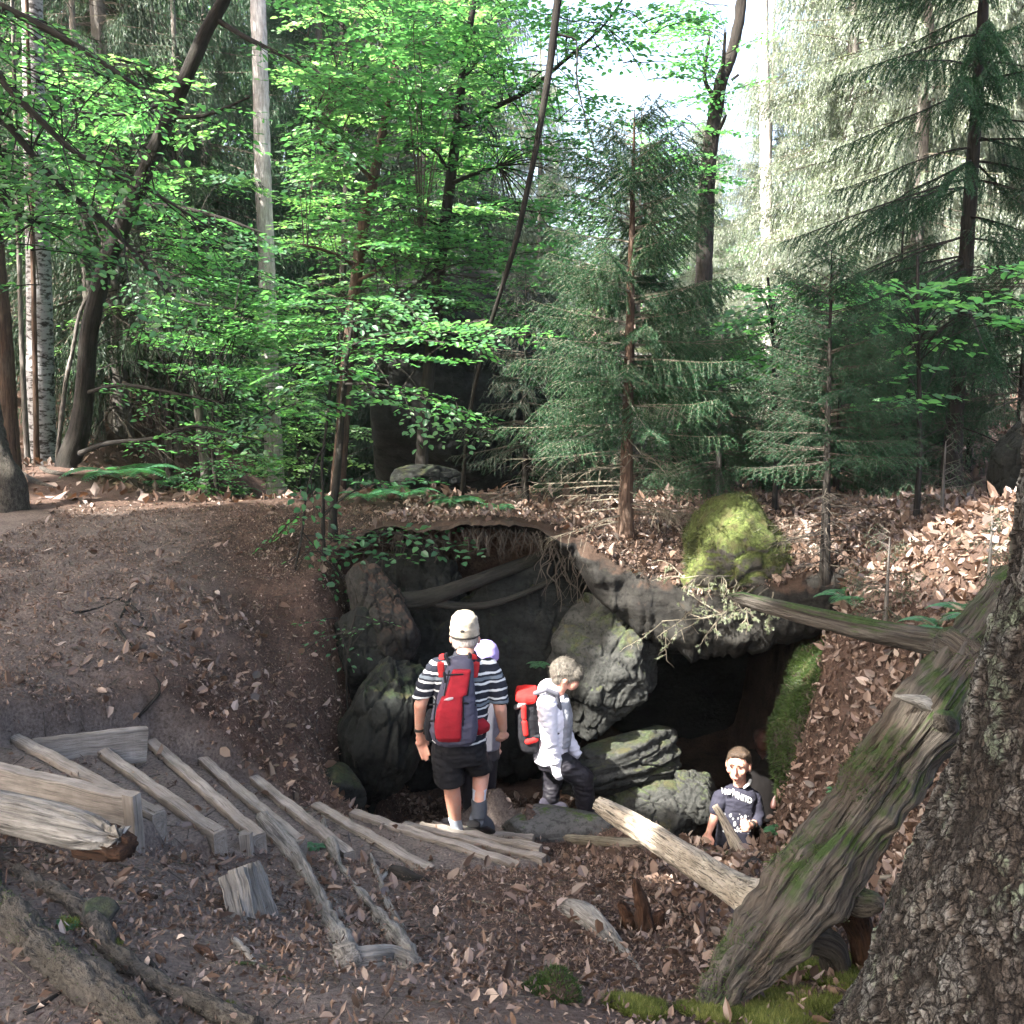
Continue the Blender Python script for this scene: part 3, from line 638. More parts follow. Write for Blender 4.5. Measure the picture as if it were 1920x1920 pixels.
def fuzz(o, n, ln, seed=0, drop=.6):
    g = np.random.default_rng(seed); me = o.data; k = len(me.vertices); V = np.zeros(k * 3, np.float32); me.vertices.foreach_get('co', V); V = V.reshape(-1, 3).astype(float)
    N_ = np.zeros(k * 3, np.float32); me.vertices.foreach_get('normal', N_); N_ = N_.reshape(-1, 3).astype(float); i = g.integers(0, k, n); t = nrm(np.cross(N_[i], A([0, 0, 1.])[None])); d = nrm(np.cross(t, N_[i])) * -1
    d = nrm(d * drop * np.sign(-d[:, 2:3] + 1e-6) + N_[i] * .35 + g.normal(0, .25, (n, 3))); bm = bmesh.new(); bm.from_mesh(me); s = nrm(np.cross(d, N_[i]))
    for p, dd, ss in zip(V[i], d, s): bm.faces.new([bm.verts.new(p - ss * .0022), bm.verts.new(p + ss * .0022), bm.verts.new(p + dd * ln * g.uniform(.5, 1.2))])
    bm.to_mesh(me); bm.free()
def stripes():
    n = NT('striped_knit'); co = n.coord(); x, y, z = n.sep(co)
    w = n.math('ADD', n.math('MULTIPLY', n.noise(co, 5, 3), .05), n.math('MULTIPLY', n.noise(co, 14, 3), .014))
    k = n.math('ADD', z, w); s = n.math('FRACT', n.math('MULTIPLY', k, 17.0)); s2 = n.math('FRACT', n.math('MULTIPLY', k, 5.667))
    col = n.ramp(s, [(.0, (.016, .018, .026)), (.55, (.016, .018, .026)), (.57, (.55, .56, .56)), (.80, (.55, .56, .56)), (.82, (.016, .018, .026)), (1, (.016, .018, .026))])
    col = n.mix(n.ramp(s2, [(.0, 1.0), (.10, 1.0), (.12, 0.0)]), col, (.13, .155, .18))
    M['striped_knit'] = n.pbr(col, .9, .15, n.bump(n.noise(co, 12, 4), .4, .015))
stripes()
def hand(prims, wrist, palm, tip, thumb, r=.0085, curl=0.0, side=None):
    """four separate bent fingers and a thumb on a flattened palm; wrist/palm/tip are points, side spreads the knuckles, curl bends the fingers towards the thumb side normal"""
    wrist, palm, tip = A(wrist), A(palm), A(tip); d = nrm(tip - palm); side = nrm(side - d * np.dot(side, d)); no = np.cross(side, d)
    L = np.linalg.norm(tip - palm)
    prims.append(('cap', wrist, palm - side * .0, .024, .026)); prims.append(('cap', palm - side * .022, palm + side * .022, .020, .020)); prims.append(('cap', wrist * .5 + palm * .5 - side * .015, palm * .8 + tip * .2 + side * .02, .019, .016))
    for k, (o, ll) in enumerate([(-.030, .86), (-.010, 1.0), (.010, .96), (.030, .78)]):
        b = palm + side * o; m1 = b + d * L * .5 * ll + no * curl * L * .16; e1 = b + d * L * .8 * ll * (1 - .25 * curl) + no * curl * L * .52; e2 = b + d * L * ll * (1 - .55 * curl) + no * curl * L * .80
        prims += [('cap', b, m1, r * 1.15, r * 1.05), ('cap', m1, e1, r * 1.05, r), ('cap', e1, e2, r, r * .85)]
    tb = wrist * .55 + palm * .45 + side * thumb * .022; t1 = palm + side * thumb * .048 + no * .012; t2 = palm + d * L * .42 + side * thumb * .046 + no * (.016 + curl * .02)
    prims += [('cap', tb, t1, r * 1.5, r * 1.2), ('cap', t1, t2, r * 1.15, r)]

# --- the man in the striped shirt, seen from behind, stepping down
J = U
foot = J(857, 1567, 6.7)
man = thing('person', A([foot[0], foot[1], foot[2]]), 'man from behind in striped polo, black shorts and beige cap walking down the steps', 'person', 'hikers')
skinp = [('ell', J(872,1192,6.80), (.080,.098,.115)), ('cap', J(873,1205,6.77), J(872,1240,6.70), .058, .066),
         ('ell', J(846,1199,6.81), (.012,.022,.032)), ('ell', J(898,1200,6.81), (.012,.022,.032)), ('ell', J(872,1200,6.90), (.014,.02,.024)),
         ('loft', [(J(868,1246,6.69), X*.15, Y*.07), (J(867,1290,6.68), X*.16, Y*.1), (J(862,1370,6.63), X*.15, Y*.1), (J(860,1402,6.62), X*.16, Y*.11)]),
         ('cap', J(808,1262,6.69), J(788,1322,6.63), .052, .044), ('cap', J(788,1322,6.63), J(786,1372,6.68), .046, .030),
         ('cap', J(925,1264,6.70), J(938,1328,6.63), .052, .046), ('cap', J(938,1328,6.63), J(943,1366,6.70), .046, .031),
         ('cap', J(840,1400,6.62), J(846,1472,6.60), .085, .060), ('cap', J(846,1472,6.60), J(850,1500,6.63), .060, .058), ('cap', J(850,1500,6.63), J(855,1550,6.69), .058, .038), ('cap', J(855,1552,6.69), J(858,1564,6.80), .04, .03),
         ('cap', J(886,1400,6.62), J(902,1450,6.74), .085, .062), ('cap', J(902,1450,6.74), J(900,1474,6.68), .062, .056), ('cap', J(900,1474,6.68), J(898,1508,6.58), .056, .040), ('cap', J(898,1508,6.58), J(903,1536,6.62), .042, .035)]
hand(skinp, J(786,1374,6.68), J(789,1391,6.69), J(797,1414,6.70), 1, side=A([.9,.2,.2]), curl=-.55)
hand(skinp, J(943,1368,6.70), J(945,1380,6.72), J(946,1398,6.74), -1, side=A([.8,.6,0]), curl=.9)
blob('body', skinp, 'skin_old', man, .0075, 3)
hair = [('loft', [(J(872,1212,6.785), X*.076, Y*.085), (J(872,1204,6.79), X*.088, Y*.104), (J(872,1192,6.80), X*.092, Y*.108), (J(872,1186,6.80), X*.090, Y*.106)])]
fuzz(blob('hair', hair, 'hair_white', man, .007, 2, crease=.004), 500, .02, 1)
capp = blob('cap', [('loft', [(J(871,1190,6.80), X*.100, Y*.116), (J(871,1180,6.80), X*.100, Y*.118), (J(871,1166,6.80), X*.093, Y*.112), (J(871,1156,6.80), X*.084, Y*.10), (J(871,1150,6.81), X*.066, Y*.08), (J(871,1147,6.81), X*.03, Y*.04)], 24, 2.1), ('cap', J(872,1190,6.90), J(872,1194,6.99), .07, .05)], 'cap_beige', man, .007, 2, crease=.009)
blob('cap_strap', [('loft', [(J(871,1192,6.80), X*.1055, Y*.1225), (J(871,1188,6.80), X*.1075, Y*.1245)], 28, 2.1), ('ell', J(867,1184,6.676), (.018,.006,.010))], 'cap_band', capp, .005, 0)
shirt = [('loft', [(J(872,1232,6.71), X*.085, Y*.075), (J(870,1243,6.70), X*.165, Y*.10), (J(868,1256,6.69), X*.215, Y*.125), (J(867,1290,6.68), X*.205, Y*.145), (J(864,1330,6.65), X*.190, Y*.145), (J(862,1372,6.63), X*.185, Y*.15), (J(861,1388,6.62), X*.188, Y*.15)]),
         ('cap', J(822,1254,6.69), J(800,1284,6.67), .080, .074), ('loft', [(J(812,1258,6.69), A([.065,0,.045]), Y*.085), (J(806,1270,6.68), A([.075,0,.03]), Y*.082), (J(797,1293,6.66), A([.070,0,.012]), Y*.074), (J(792,1306,6.65), A([.070,0,.01]), Y*.074)]),
         ('cap', J(914,1254,6.70), J(930,1286,6.68), .080, .076), ('loft', [(J(922,1258,6.70), A([.065,0,-.045]), Y*.085), (J(928,1272,6.69), A([.075,0,-.03]), Y*.082), (J(932,1298,6.67), A([.070,0,-.01]), Y*.076), (J(934,1314,6.66), A([.070,0,-.008]), Y*.076)])]
blob('shirt', shirt, 'striped_knit', man, .008, 3, crease=.009)
blob('collar', [('loft', [(J(872,1240,6.715), X*.095, Y*.09), (J(872,1230,6.725), X*.088, Y*.085), (J(872,1222,6.735), X*.078, Y*.078)])], 'navy', man, .007, 2)
shorts = [('loft', [(J(861,1380,6.62), X*.18, Y*.145), (J(861,1405,6.62), X*.19, Y*.15), (J(861,1424,6.63), X*.188, Y*.145)]),
          ('loft', [(J(838,1415,6.62), X*.105, Y*.135), (J(841,1445,6.61), X*.103, Y*.125), (J(843,1464,6.60), A([.100,0,-.006]), Y*.115), (J(843,1468,6.60), X*.092, Y*.108)]),
          ('loft', [(J(884,1412,6.62), X*.100, Y*.13), (J(893,1428,6.68), A([.096,0,.006]), Y*.12), (J(899,1441,6.71), A([.092,0,.012]), Y*.11), (J(900,1444,6.71), A([.086,0,.012]), Y*.104)])]
blob('shorts', shorts, 'shorts_black', man, .008, 2, crease=.010)
blob('sock', [('loft', [(J(852,1533,6.67), X*.045, Y*.047), (J(856,1548,6.69), X*.043, Y*.045), (J(858,1562,6.70), X*.042, Y*.05)])], 'sock', man, .006, 1)
blob('sock', [('loft', [(J(899,1477,6.66), X*.054, Y*.05), (J(899,1482,6.65), X*.05, Y*.05), (J(898,1502,6.60), X*.046, Y*.045)])], 'sock', man, .006, 1)
sh = blob('shoe', [('loft', [(J(857,1551,6.70), X*.043, Y*.048), (J(857,1562,6.72), X*.047, Y*.075), (J(858,1570,6.76), X*.048, Y*.115), (J(858,1574,6.77), X*.046, Y*.125)]), ('ell', J(860,1566,6.85), (.045,.08,.035))], 'shoe_dark', man, .007, 2)
bt = [('loft', [(J(898,1499,6.60), X*.056, Y*.056), (J(899,1514,6.58), X*.056, Y*.058), (J(898,1530,6.57), X*.056, Y*.062)]),
      ('loft', [(J(893,1536,6.53), A([.052,0,.0]), A([0,.03,.05])), (J(900,1539,6.60), A([.056,0,-.008]), A([0,.035,.055])), (J(912,1546,6.72), A([.056,0,-.012]), A([0,.03,.045])), (J(918,1551,6.79), A([.04,0,-.01]), A([0,.02,.03]))])]
b_ = blob('boot', bt, 'boot', man, .007, 3)
blob('sole', [('loft', [(J(886,1545,6.50), A([.048,0,0]), A([0,.016,.022])), (J(900,1549,6.58), A([.055,0,-.01]), A([0,.014,.02])), (J(916,1558,6.72), A([.055,0,-.012]), A([0,.012,.02])), (J(922,1562,6.80), A([.035,0,-.01]), A([0,.01,.015]))])], 'sole', b_, .006, 1)
blob('watch', [('loft', [(J(786,1366,6.67), X*.036, Y*.036), (J(786,1371,6.68), X*.0345, Y*.0345)])], 'cap_band', man, .005, 0)
# his rucksack
bp = thing('backpack', J(852,1388,6.42), 'grey and dark red rucksack on the back of the striped hiker', 'backpack', 'rucksacks')
blob('main_compartment', [('loft', [(J(866,1234,6.50), X*.062, Y*.045), (J(864,1243,6.49), X*.080, Y*.07), (J(860,1270,6.45), X*.098, Y*.10), (J(855,1310,6.42), X*.125, Y*.115), (J(852,1338,6.41), X*.150, Y*.12), (J(851,1366,6.41), X*.158, Y*.12), (J(852,1382,6.42), X*.145, Y*.115), (J(853,1390,6.43), X*.12, Y*.10)], 24, 3.0)], 'pack_grey', bp, .008, 3, crease=.009)
blob('front_panel', [('loft', [(J(866,1256,6.372), X*.060, Y*.02), (J(861,1275,6.350), X*.066, Y*.03), (J(855,1303,6.318), X*.072, Y*.035)], 20, 4), ('loft', [(J(848,1306,6.315), X*.070, Y*.035), (J(843,1330,6.296), X*.085, Y*.035), (J(840,1360,6.292), X*.090, Y*.036), (J(841,1381,6.302), X*.086, Y*.036), (J(843,1389,6.325), X*.078, Y*.03)], 20, 4)], 'pack_red', bp, .007, 3, crease=.003)
blob('zip', [('cap', J(832,1266,6.33), J(868,1264,6.335), .006, .006), ('cap', J(833,1262,6.335), J(835,1279,6.325), .010, .008), ('cap', J(831,1280,6.325), J(832,1293,6.31), .003, .003)], 'strap_black', bp, .004, 0)
blob('logo', [('loft', [(J(831,1313,6.272), X*.001, Y*.004), (J(841,1311,6.270), A([0,0,.012]), Y*.004), (J(850,1309,6.272), A([0,0,.008]), Y*.004)], 10)], 'logo_grey', bp, .003, 0)
for a_, b_ in (((818,1308,6.30),(814,1345,6.285)), ((814,1345,6.285),(817,1386,6.30)), ((868,1308,6.30),(869,1345,6.285)), ((869,1345,6.285),(866,1386,6.31)), ((842,1258,6.345),(833,1304,6.30)), ((882,1258,6.365),(877,1304,6.32))):
    blob('piping', [('cap', J(*a_), J(*b_), .0055, .0055)], 'strap_black', bp, .004, 0)
for y_ in (1322, 1352): blob('compression_strap', [('cap', J(806,y_,6.36), J(818,y_-2,6.295), .008, .008)], 'strap_black', bp, .005, 0); blob('compression_strap', [('cap', J(870,y_-4,6.295), J(892,y_,6.38), .008, .008)], 'strap_black', bp, .005, 0)
for s, xs_ in ((-1, (831, 826, 828, 838)), (1, (886, 893, 890, 880))):
    blob('shoulder_strap', [('loft', [(J(xs_[0],1229,6.70), X*.024, A([0,.010,.012])), (J(xs_[0]+s*1,1230,6.62), X*.028, A([0,.006,.010])), (J(xs_[1],1242,6.565), X*.028, A([0,.012,.004])), (J(xs_[2],1270,6.53), X*.022, A([0,.014,.0]))])], 'strap_red', bp, .006, 2)
    blob('lift_strap', [('cap', J(xs_[0]+s*-6,1226,6.64), J(xs_[0]+s*-4,1232,6.52), .012, .013), ('cap', J(xs_[0]+s*-4,1228,6.52), J(xs_[3]+s*-4,1246,6.44), .013, .010)], 'strap_black', bp, .006, 2)
blob('hip_pad', [('loft', [(J(899,1351,6.50), A([.025,.05,0]), A([-.02,.02,0])*1.), (J(905,1362,6.52), A([.045,.06,0]), A([-.02,.03,0])), (J(905,1373,6.54), A([.042,.06,0]), A([-.02,.02,0]))])], 'pack_red', bp, .007, 2)
blob('side_pocket', [('loft', [(J(808,1334,6.46), X*.03, Y*.07), (J(803,1360,6.46), X*.034, Y*.08), (J(806,1384,6.46), X*.028, Y*.07)])], 'strap_black', bp, .008, 3)

# --- the woman in the white jacket
w_f = J(1036, 1512, 7.6)
wom = thing('person', A([w_f[0], w_f[1], gbil(w_f[0], w_f[1])]), 'stooping grey haired woman in white jacket and black trousers', 'person', 'hikers')
gzw = float(gbil(w_f[0], w_f[1]))
Rh = Matrix.Rotation(.55, 3, 'Y')
sp = [('ell', J(1062,1266,7.6), (.098,.078,.115), Rh), ('ell', J(1074,1281,7.58), (.050,.045,.06), Rh), ('ell', J(1081,1287,7.6), (.012,.011,.015), Rh), ('ell', J(1060,1277,7.522), (.018,.010,.026), Rh), ('cap', J(1052,1285,7.6), J(1036,1310,7.6), .055, .062),
      ('cap', J(1036,1320,7.6), J(1036,1410,7.6), .09, .1), ('cap', J(1024,1318,7.44), J(1028,1386,7.42), .045, .04), ('cap', J(1028,1386,7.42), J(1045,1437,7.46), .04, .03),
      ('cap', J(1036,1412,7.5), J(1088,1458,7.46), .075, .055), ('cap', J(1088,1458,7.46), J(1098,1530,7.5), .055, .04), ('cap', J(1036,1412,7.68), J(1034,1462,7.66), .075, .055), ('cap', J(1034,1462,7.66), J(1030,1508,7.6), .05, .04)]
hand(sp, J(1045,1437,7.46), J(1049,1447,7.46), J(1054,1462,7.47), 1, side=A([.3,1,0]), curl=.5)
blob('body', sp, 'skin_face', wom, .0075, 3)
fuzz(blob('hair', [('ell', J(1059,1258,7.61), (.118,.098,.108), Rh), ('ell', J(1078,1262,7.6), (.065,.08,.058), Rh), ('ell', J(1046,1270,7.61), (.055,.075,.06), Rh)], 'hair_ash', wom, .007, 2, crease=.010), 1200, .030, 2, .9)
blob('jacket', [('loft', [(J(1040,1303,7.6), X*.07, Y*.08), (J(1035,1314,7.6), X*.105, Y*.17), (J(1037,1340,7.6), X*.125, Y*.185), (J(1037,1375,7.6), X*.12, Y*.17), (J(1034,1405,7.6), X*.125, Y*.175), (J(1032,1420,7.6), A([.135,0,.01]), Y*.18)]),
        ('ell', J(1030,1293,7.62), (.085,.12,.075)), ('cap', J(1026,1318,7.44), J(1027,1355,7.415), .075, .067), ('cap', J(1027,1355,7.415), J(1031,1392,7.40), .067, .058), ('cap', J(1031,1392,7.40), J(1049,1452,7.45), .058, .043),
        ('cap', J(1042,1322,7.76), J(1062,1380,7.8), .07, .055), ('cap', J(1062,1380,7.8), J(1080,1412,7.78), .055, .042)], 'jacket_white', wom, .008, 3, crease=.012)
blob('vest', [('loft', [(J(1052,1308,7.6), X*.062, Y*.14), (J(1056,1340,7.6), X*.075, Y*.16), (J(1055,1372,7.6), X*.07, Y*.155), (J(1053,1392,7.6), X*.07, Y*.155)])], 'vest_grey', wom, .008, 3, crease=.006)
blob('trousers', [('loft', [(J(1034,1408,7.6), X*.115, Y*.16), (J(1036,1424,7.6), X*.13, Y*.17), (J(1038,1436,7.6), X*.12, Y*.16)]), ('cap', J(1042,1425,7.5), J(1092,1458,7.46), .098, .082), ('cap', J(1092,1458,7.46), J(1100,1535,7.5), .082, .062), ('cap', J(1036,1425,7.68), J(1036,1465,7.66), .1, .078), ('cap', J(1036,1465,7.66), J(1032,1500,7.6), .075, .06)], 'trouser_black', wom, .008, 3, crease=.013)
for (px, py, D) in ((1036, 1507, 7.58), (1100, 1540, 7.52)):
    p = J(px, py, D); p[2] = max(p[2] - .03, gzw + .02) if py < 1520 else p[2] - .04
    blob('trainer', [('ell', p, (.13, .052, .055)), ('ell', p + A([-.05, 0, .03]), (.06, .048, .06)), ('ell', p + A([.02, 0, -.03]), (.135, .05, .02))], 'trainer', wom, .007, 2)
bp2 = thing('backpack', J(988,1402,7.6), 'bright red and black rucksack on the woman in the white jacket', 'backpack', 'rucksacks')
blob('main_compartment', [('loft', [(J(990,1312,7.6), X*.075, Y*.12), (J(988,1335,7.6), X*.095, Y*.15), (J(990,1370,7.6), X*.10, Y*.155), (J(994,1396,7.6), X*.085, Y*.145), (J(996,1402,7.6), X*.07, Y*.12)], 24, 3)], 'strap_black', bp2, .008, 3, crease=.006)
blob('lid', [('loft', [(J(968,1300,7.6), A([.01,0,.035]), Y*.13), (J(984,1303,7.6), A([.01,0,.058]), Y*.15), (J(1004,1302,7.6), A([.012,0,.045]), Y*.14)], 20, 3.2)], 'pack_bright', bp2, .008, 2, crease=.004)
for c0, c1, r_ in (((982,1326),(983,1346),.022), ((984,1354),(986,1376),.024)):
    blob('red_panel', [('cap', J(*c0,7.450), J(*c1,7.445), r_, r_ * .9)], 'pack_bright', bp2, .006, 2)
blob('base_panel', [('cap', J(990,1390,7.455), J(1004,1386,7.46), .028, .026)], 'pack_bright', bp2, .006, 2)
blob('mesh_pocket', [('cap', J(968,1326,7.50), J(984,1318,7.47), .022, .022)], 'pack_mesh', bp2, .006, 2)
blob('shoulder_strap', [('cap', J(1004,1300,7.44), J(1024,1293,7.40), .02, .022), ('cap', J(1024,1293,7.40), J(1044,1302,7.42), .022, .022), ('cap', J(1044,1302,7.42), J(1050,1332,7.46), .022, .02), ('cap', J(1050,1332,7.46), J(1046,1355,7.45), .02, .018)], 'grey_top', bp2, .006, 2)
blob('hip_belt', [('cap', J(1000,1382,7.46), J(1036,1377,7.41), .016, .017), ('cap', J(1036,1377,7.41), J(1066,1370,7.50), .017, .017)], 'strap_black', bp2, .006, 2)

# --- the walker in the lavender cap, mostly hidden
l_f = J(905, 1530, 7.5); l_f[2] = gbil(l_f[0], l_f[1])
lav = thing('person', l_f, 'person in lavender cap almost hidden in front of the striped man', 'person', 'hikers')
lp = [('ell', J(912,1230,7.5), (.08,.095,.115)), ('cap', J(910,1250,7.48), J(905,1275,7.46), .055, .06), ('cap', J(900,1290,7.46), J(898,1400,7.46), .13, .14), ('cap', J(930,1296,7.44), J(928,1352,7.42), .05, .043), ('cap', J(928,1352,7.42), J(932,1398,7.44), .043, .03),
      ('cap', J(870,1296,7.44), J(866,1352,7.42), .05, .043), ('cap', J(866,1352,7.42), J(864,1395,7.44), .043, .03),
      ('cap', J(884,1400,7.46), J(884,1470,7.48), .085, .06), ('cap', J(884,1470,7.48), A([l_f[0]-.1, 7.5, l_f[2]+.08]), .058, .04), ('cap', J(912,1400,7.46), J(912,1470,7.5), .085, .06), ('cap', J(912,1470,7.5), A([l_f[0]+.05, 7.55, l_f[2]+.08]), .058, .04)]
hand(lp, J(932,1400,7.44), J(932,1410,7.44), J(928,1432,7.46), -1, side=A([.8,.5,0]), curl=.5)
hand(lp, J(864,1397,7.44), J(864,1408,7.44), J(866,1428,7.46), 1, side=A([.8,.5,0]), curl=.5)
blob('body', lp, 'skin_leg', lav, .009, 3)
blob('cap', [('loft', [(J(912,1235,7.5), X*.098, Y*.115), (J(912,1222,7.5), X*.100, Y*.118), (J(911,1210,7.5), X*.085, Y*.1), (J(910,1203,7.5), X*.055, Y*.06), (J(910,1200,7.5), X*.02, Y*.02)], 24, 2.1), ('cap', J(914,1234,7.6), J(915,1238,7.68), .07, .05)], 'lavender', lav, .008, 2)
blob('top', [('loft', [(J(908,1268,7.47), X*.09, Y*.08), (J(902,1284,7.46), X*.19, Y*.12), (J(900,1330,7.46), X*.18, Y*.14), (J(898,1400,7.46), X*.17, Y*.15)]), ('cap', J(930,1296,7.44), J(930,1325,7.43), .068, .062), ('cap', J(870,1296,7.44), J(868,1325,7.43), .068, .062)], 'grey_top', lav, .009, 3)
blob('trousers', [('loft', [(J(898,1392,7.46), X*.165, Y*.14), (J(898,1420,7.46), X*.17, Y*.14)]), ('cap', J(884,1410,7.46), J(884,1470,7.48), .1, .08), ('cap', J(884,1470,7.48), A([l_f[0]-.1, 7.5, l_f[2]+.12]), .078, .06), ('cap', J(912,1410,7.46), J(912,1470,7.5), .1, .08), ('cap', J(912,1470,7.5), A([l_f[0]+.05, 7.55, l_f[2]+.12]), .078, .06)], 'trouser_black', lav, .009, 3)
for dx in (-.1, .05): blob('shoe', [('ell', l_f + A([dx, .08, .05]), (.05, .13, .05))], 'shoe_dark', lav, .008, 2)

# --- the boy at the cave mouth
bx = J(1378, 1590, 7.1); b_z = float(gbil(bx[0], bx[1]))
boy = thing('person', A([bx[0], bx[1], b_z]), 'boy in dark printed T-shirt facing the viewer in the cave mouth', 'person', 'hikers')
Ry = Matrix.Rotation(-.45, 3, 'Z')
def H(dx, dy, dz): return J(1384,1435,7.08) + A((Ry @ Vector((dx, dy, dz)))[:])
bs = [('ell', H(0,.012,.015), (.082,.096,.105), Ry), ('ell', H(0,-.022,-.045), (.060,.066,.072), Ry), ('cap', H(0,-.06,-.098), H(0,-.05,-.092), .020, .03),
      ('cap', H(0,-.092,.010), H(0,-.110,-.024), .009, .015), ('ell', H(0,-.088,-.066), (.026,.014,.012), Ry),
      ('cap', H(-.05,-.078,.034), H(.05,-.078,.034), .011, .011), ('ell', H(-.048,-.055,-.02), (.025,.03,.03), Ry), ('ell', H(.048,-.055,-.02), (.025,.03,.03), Ry),
      ('ell', H(.086,.015,-.008), (.012,.022,.034), Ry), ('ell', H(-.086,.015,-.008), (.012,.022,.034), Ry),
      ('cap', J(1387,1452,7.11), J(1387,1484,7.12), .046, .05),
      ('cap', J(1384,1500,7.1), J(1376,1580,7.1), .09, .1), ('cap', J(1376,1580,7.1), J(1374,1615,7.1), .1, .1),
      ('cap', J(1350,1495,7.08), J(1339,1534,7.03), .040, .034), ('cap', J(1339,1534,7.03), J(1329,1561,6.96), .034, .024),
      ('cap', J(1413,1497,7.1), J(1421,1540,7.06), .040, .034), ('cap', J(1421,1540,7.06), J(1406,1549,6.90), .033, .025)]
for sx in (-1, 1):
    bs += [('cap', A([bx[0]+sx*.07,7.12,b_z+.72]), A([bx[0]+sx*.08,7.08,b_z+.40]), .07, .048), ('cap', A([bx[0]+sx*.08,7.08,b_z+.40]), A([bx[0]+sx*.08,7.13,b_z+.07]), .046, .035)]
hand(bs, J(1329,1562,6.96), J(1326,1572,6.95), J(1322,1591,6.94), 1, r=.0075, side=A([.7,-.6,0]), curl=.25)
hand(bs, J(1406,1549,6.90), J(1401,1550,6.87), J(1391,1553,6.84), -1, r=.0075, side=A([0,-.2,-1]), curl=.9)
blob('body', bs, 'skin_boy', boy, .006, 2)
fuzz(blob('hair', [('ell', H(0,.030,.040), (.086,.094,.088), Ry), ('cap', H(-.035,-.052,.098), H(.05,-.04,.104), .020, .024), ('ell', H(.076,.03,.01), (.012,.04,.045), Ry), ('ell', H(-.076,.03,.01), (.012,.04,.045), Ry)], 'hair_brown', boy, .006, 1, crease=.006), 900, .013, 3, .3)
for sx in (-1, 1):
    blob('eye', [('ell', H(sx*.034,-.0835,.014), (.013,.006,.0055), Ry)], 'eye_dark', boy, .0025, 0)
    blob('eyebrow', [('cap', H(sx*.016,-.091,.034), H(sx*.054,-.078,.036), .0045, .0035)], 'hair_brown', boy, .0025, 0)
blob('mouth', [('cap', H(-.020,-.0985,-.066), H(.020,-.0985,-.066), .0055, .0055)], 'lips', boy, .0025, 0)
tshirt = blob('t_shirt', [('loft', [(J(1387,1474,7.11), X*.066, Y*.065), (J(1386,1482,7.1), X*.115, Y*.085), (J(1384,1492,7.1), X*.148, Y*.1), (J(1381,1525,7.1), X*.135, Y*.115), (J(1378,1560,7.1), X*.132, Y*.12), (J(1376,1580,7.1), X*.138, Y*.125)]),
        ('cap', J(1352,1496,7.08), J(1344,1517,7.05), .060, .054), ('cap', J(1412,1497,7.1), J(1421,1528,7.07), .060, .052), ('cap', J(1421,1528,7.07), J(1418,1541,7.02), .052, .045)], 'grey_top', boy, .007, 3, crease=.008)
def tee():
    n = NT('printed_tee'); co = n.coord(); x, y, z = n.sep(co)
    zt = float(J(1383,1525,7.0)[2] - b_z); zb = float(J(1378,1562,7.0)[2] - b_z)
    d = n.voro(n.mapp(co, (1, 1, .55), (0, .35, 0)), 40); lim = n.math('ADD', .28, n.math('MULTIPLY', n.noise(co, 9, 3), .25))
    sp_ = n.math('LESS_THAN', d, lim); band = n.math('MULTIPLY', n.math('LESS_THAN', z, zt), n.math('GREATER_THAN', z, zb))
    keep = n.math('GREATER_THAN', n.noise(co, 30, 2), .40)
    fx_ = n.math('LESS_THAN', n.math('ABSOLUTE', n.math('SUBTRACT', x, float(J(1384,1540,7.0)[0] - bx[0]))), .11)
    fac = n.math('MULTIPLY', n.math('MULTIPLY', sp_, band), n.math('MULTIPLY', keep, fx_))
    col = n.mix(fac, (.022, .022, .034), (.55, .55, .55))
    M['printed_tee'] = n.pbr(col, .85, .2, n.bump(n.noise(co, 14, 4), .35, .012))
tee(); tshirt.data.materials[0] = M['printed_tee']
blob('trousers', [('loft', [(J(1376,1566,7.1), X*.125, Y*.118), (J(1375,1585,7.1), X*.135, Y*.122), (J(1374,1606,7.1), X*.138, Y*.12)])] + [('cap', A([bx[0]+sx*.07,7.1,b_z+.72]), A([bx[0]+sx*.08,7.08,b_z+.40]), .085, .07) for sx in (-1,1)] + [('cap', A([bx[0]+sx*.08,7.08,b_z+.40]), A([bx[0]+sx*.08,7.13,b_z+.10]), .07, .06) for sx in (-1,1)], 'boy_pants', boy, .008, 3, crease=.006)
for sx in (-1, 1): blob('shoe', [('ell', A([bx[0]+sx*.08, 7.06, b_z+.04]), (.045, .11, .045))], 'shoe_dark', boy, .008, 2)
blob('collar', [('cap', J(1396,1476,7.03), J(1404,1470,7.06), .012, .013), ('cap', J(1404,1470,7.06), J(1407,1463,7.11), .013, .012)], 'white_trim', boy, .004, 1)
blob('watch', [('cap', J(1411,1546,6.94), J(1409,1547,6.925), .029, .029)], 'cap_band', boy, .004, 0)
fc = bpy.data.curves.new('chest_lettering', 'FONT'); fc.body = 'VP:SWHITD'; fc.size = .058; fc.extrude = 0; fc.align_x = 'CENTER'; fc.space_character = .95; fc.offset = .0022
fo = bpy.data.objects.new('tmpfont', fc); C.objects.link(fo); dg = bpy.context.evaluated_depsgraph_get(); fm = bpy.data.meshes.new_from_object(fo.evaluated_get(dg)); bpy.data.objects.remove(fo)
bmf = bmesh.new(); bmf.from_mesh(fm); bmesh.ops.triangulate(bmf, faces=bmf.faces); bmesh.ops.subdivide_edges(bmf, edges=bmf.edges, cuts=1); bmf.to_mesh(fm); bmf.free()
bm2 = bmesh.new(); bm2.from_mesh(tshirt.data); tree_ = BVHTree.FromBMesh(bm2); bm2.free()
cpt = J(1386, 1507, 6.9) - A([bx[0], bx[1], b_z])
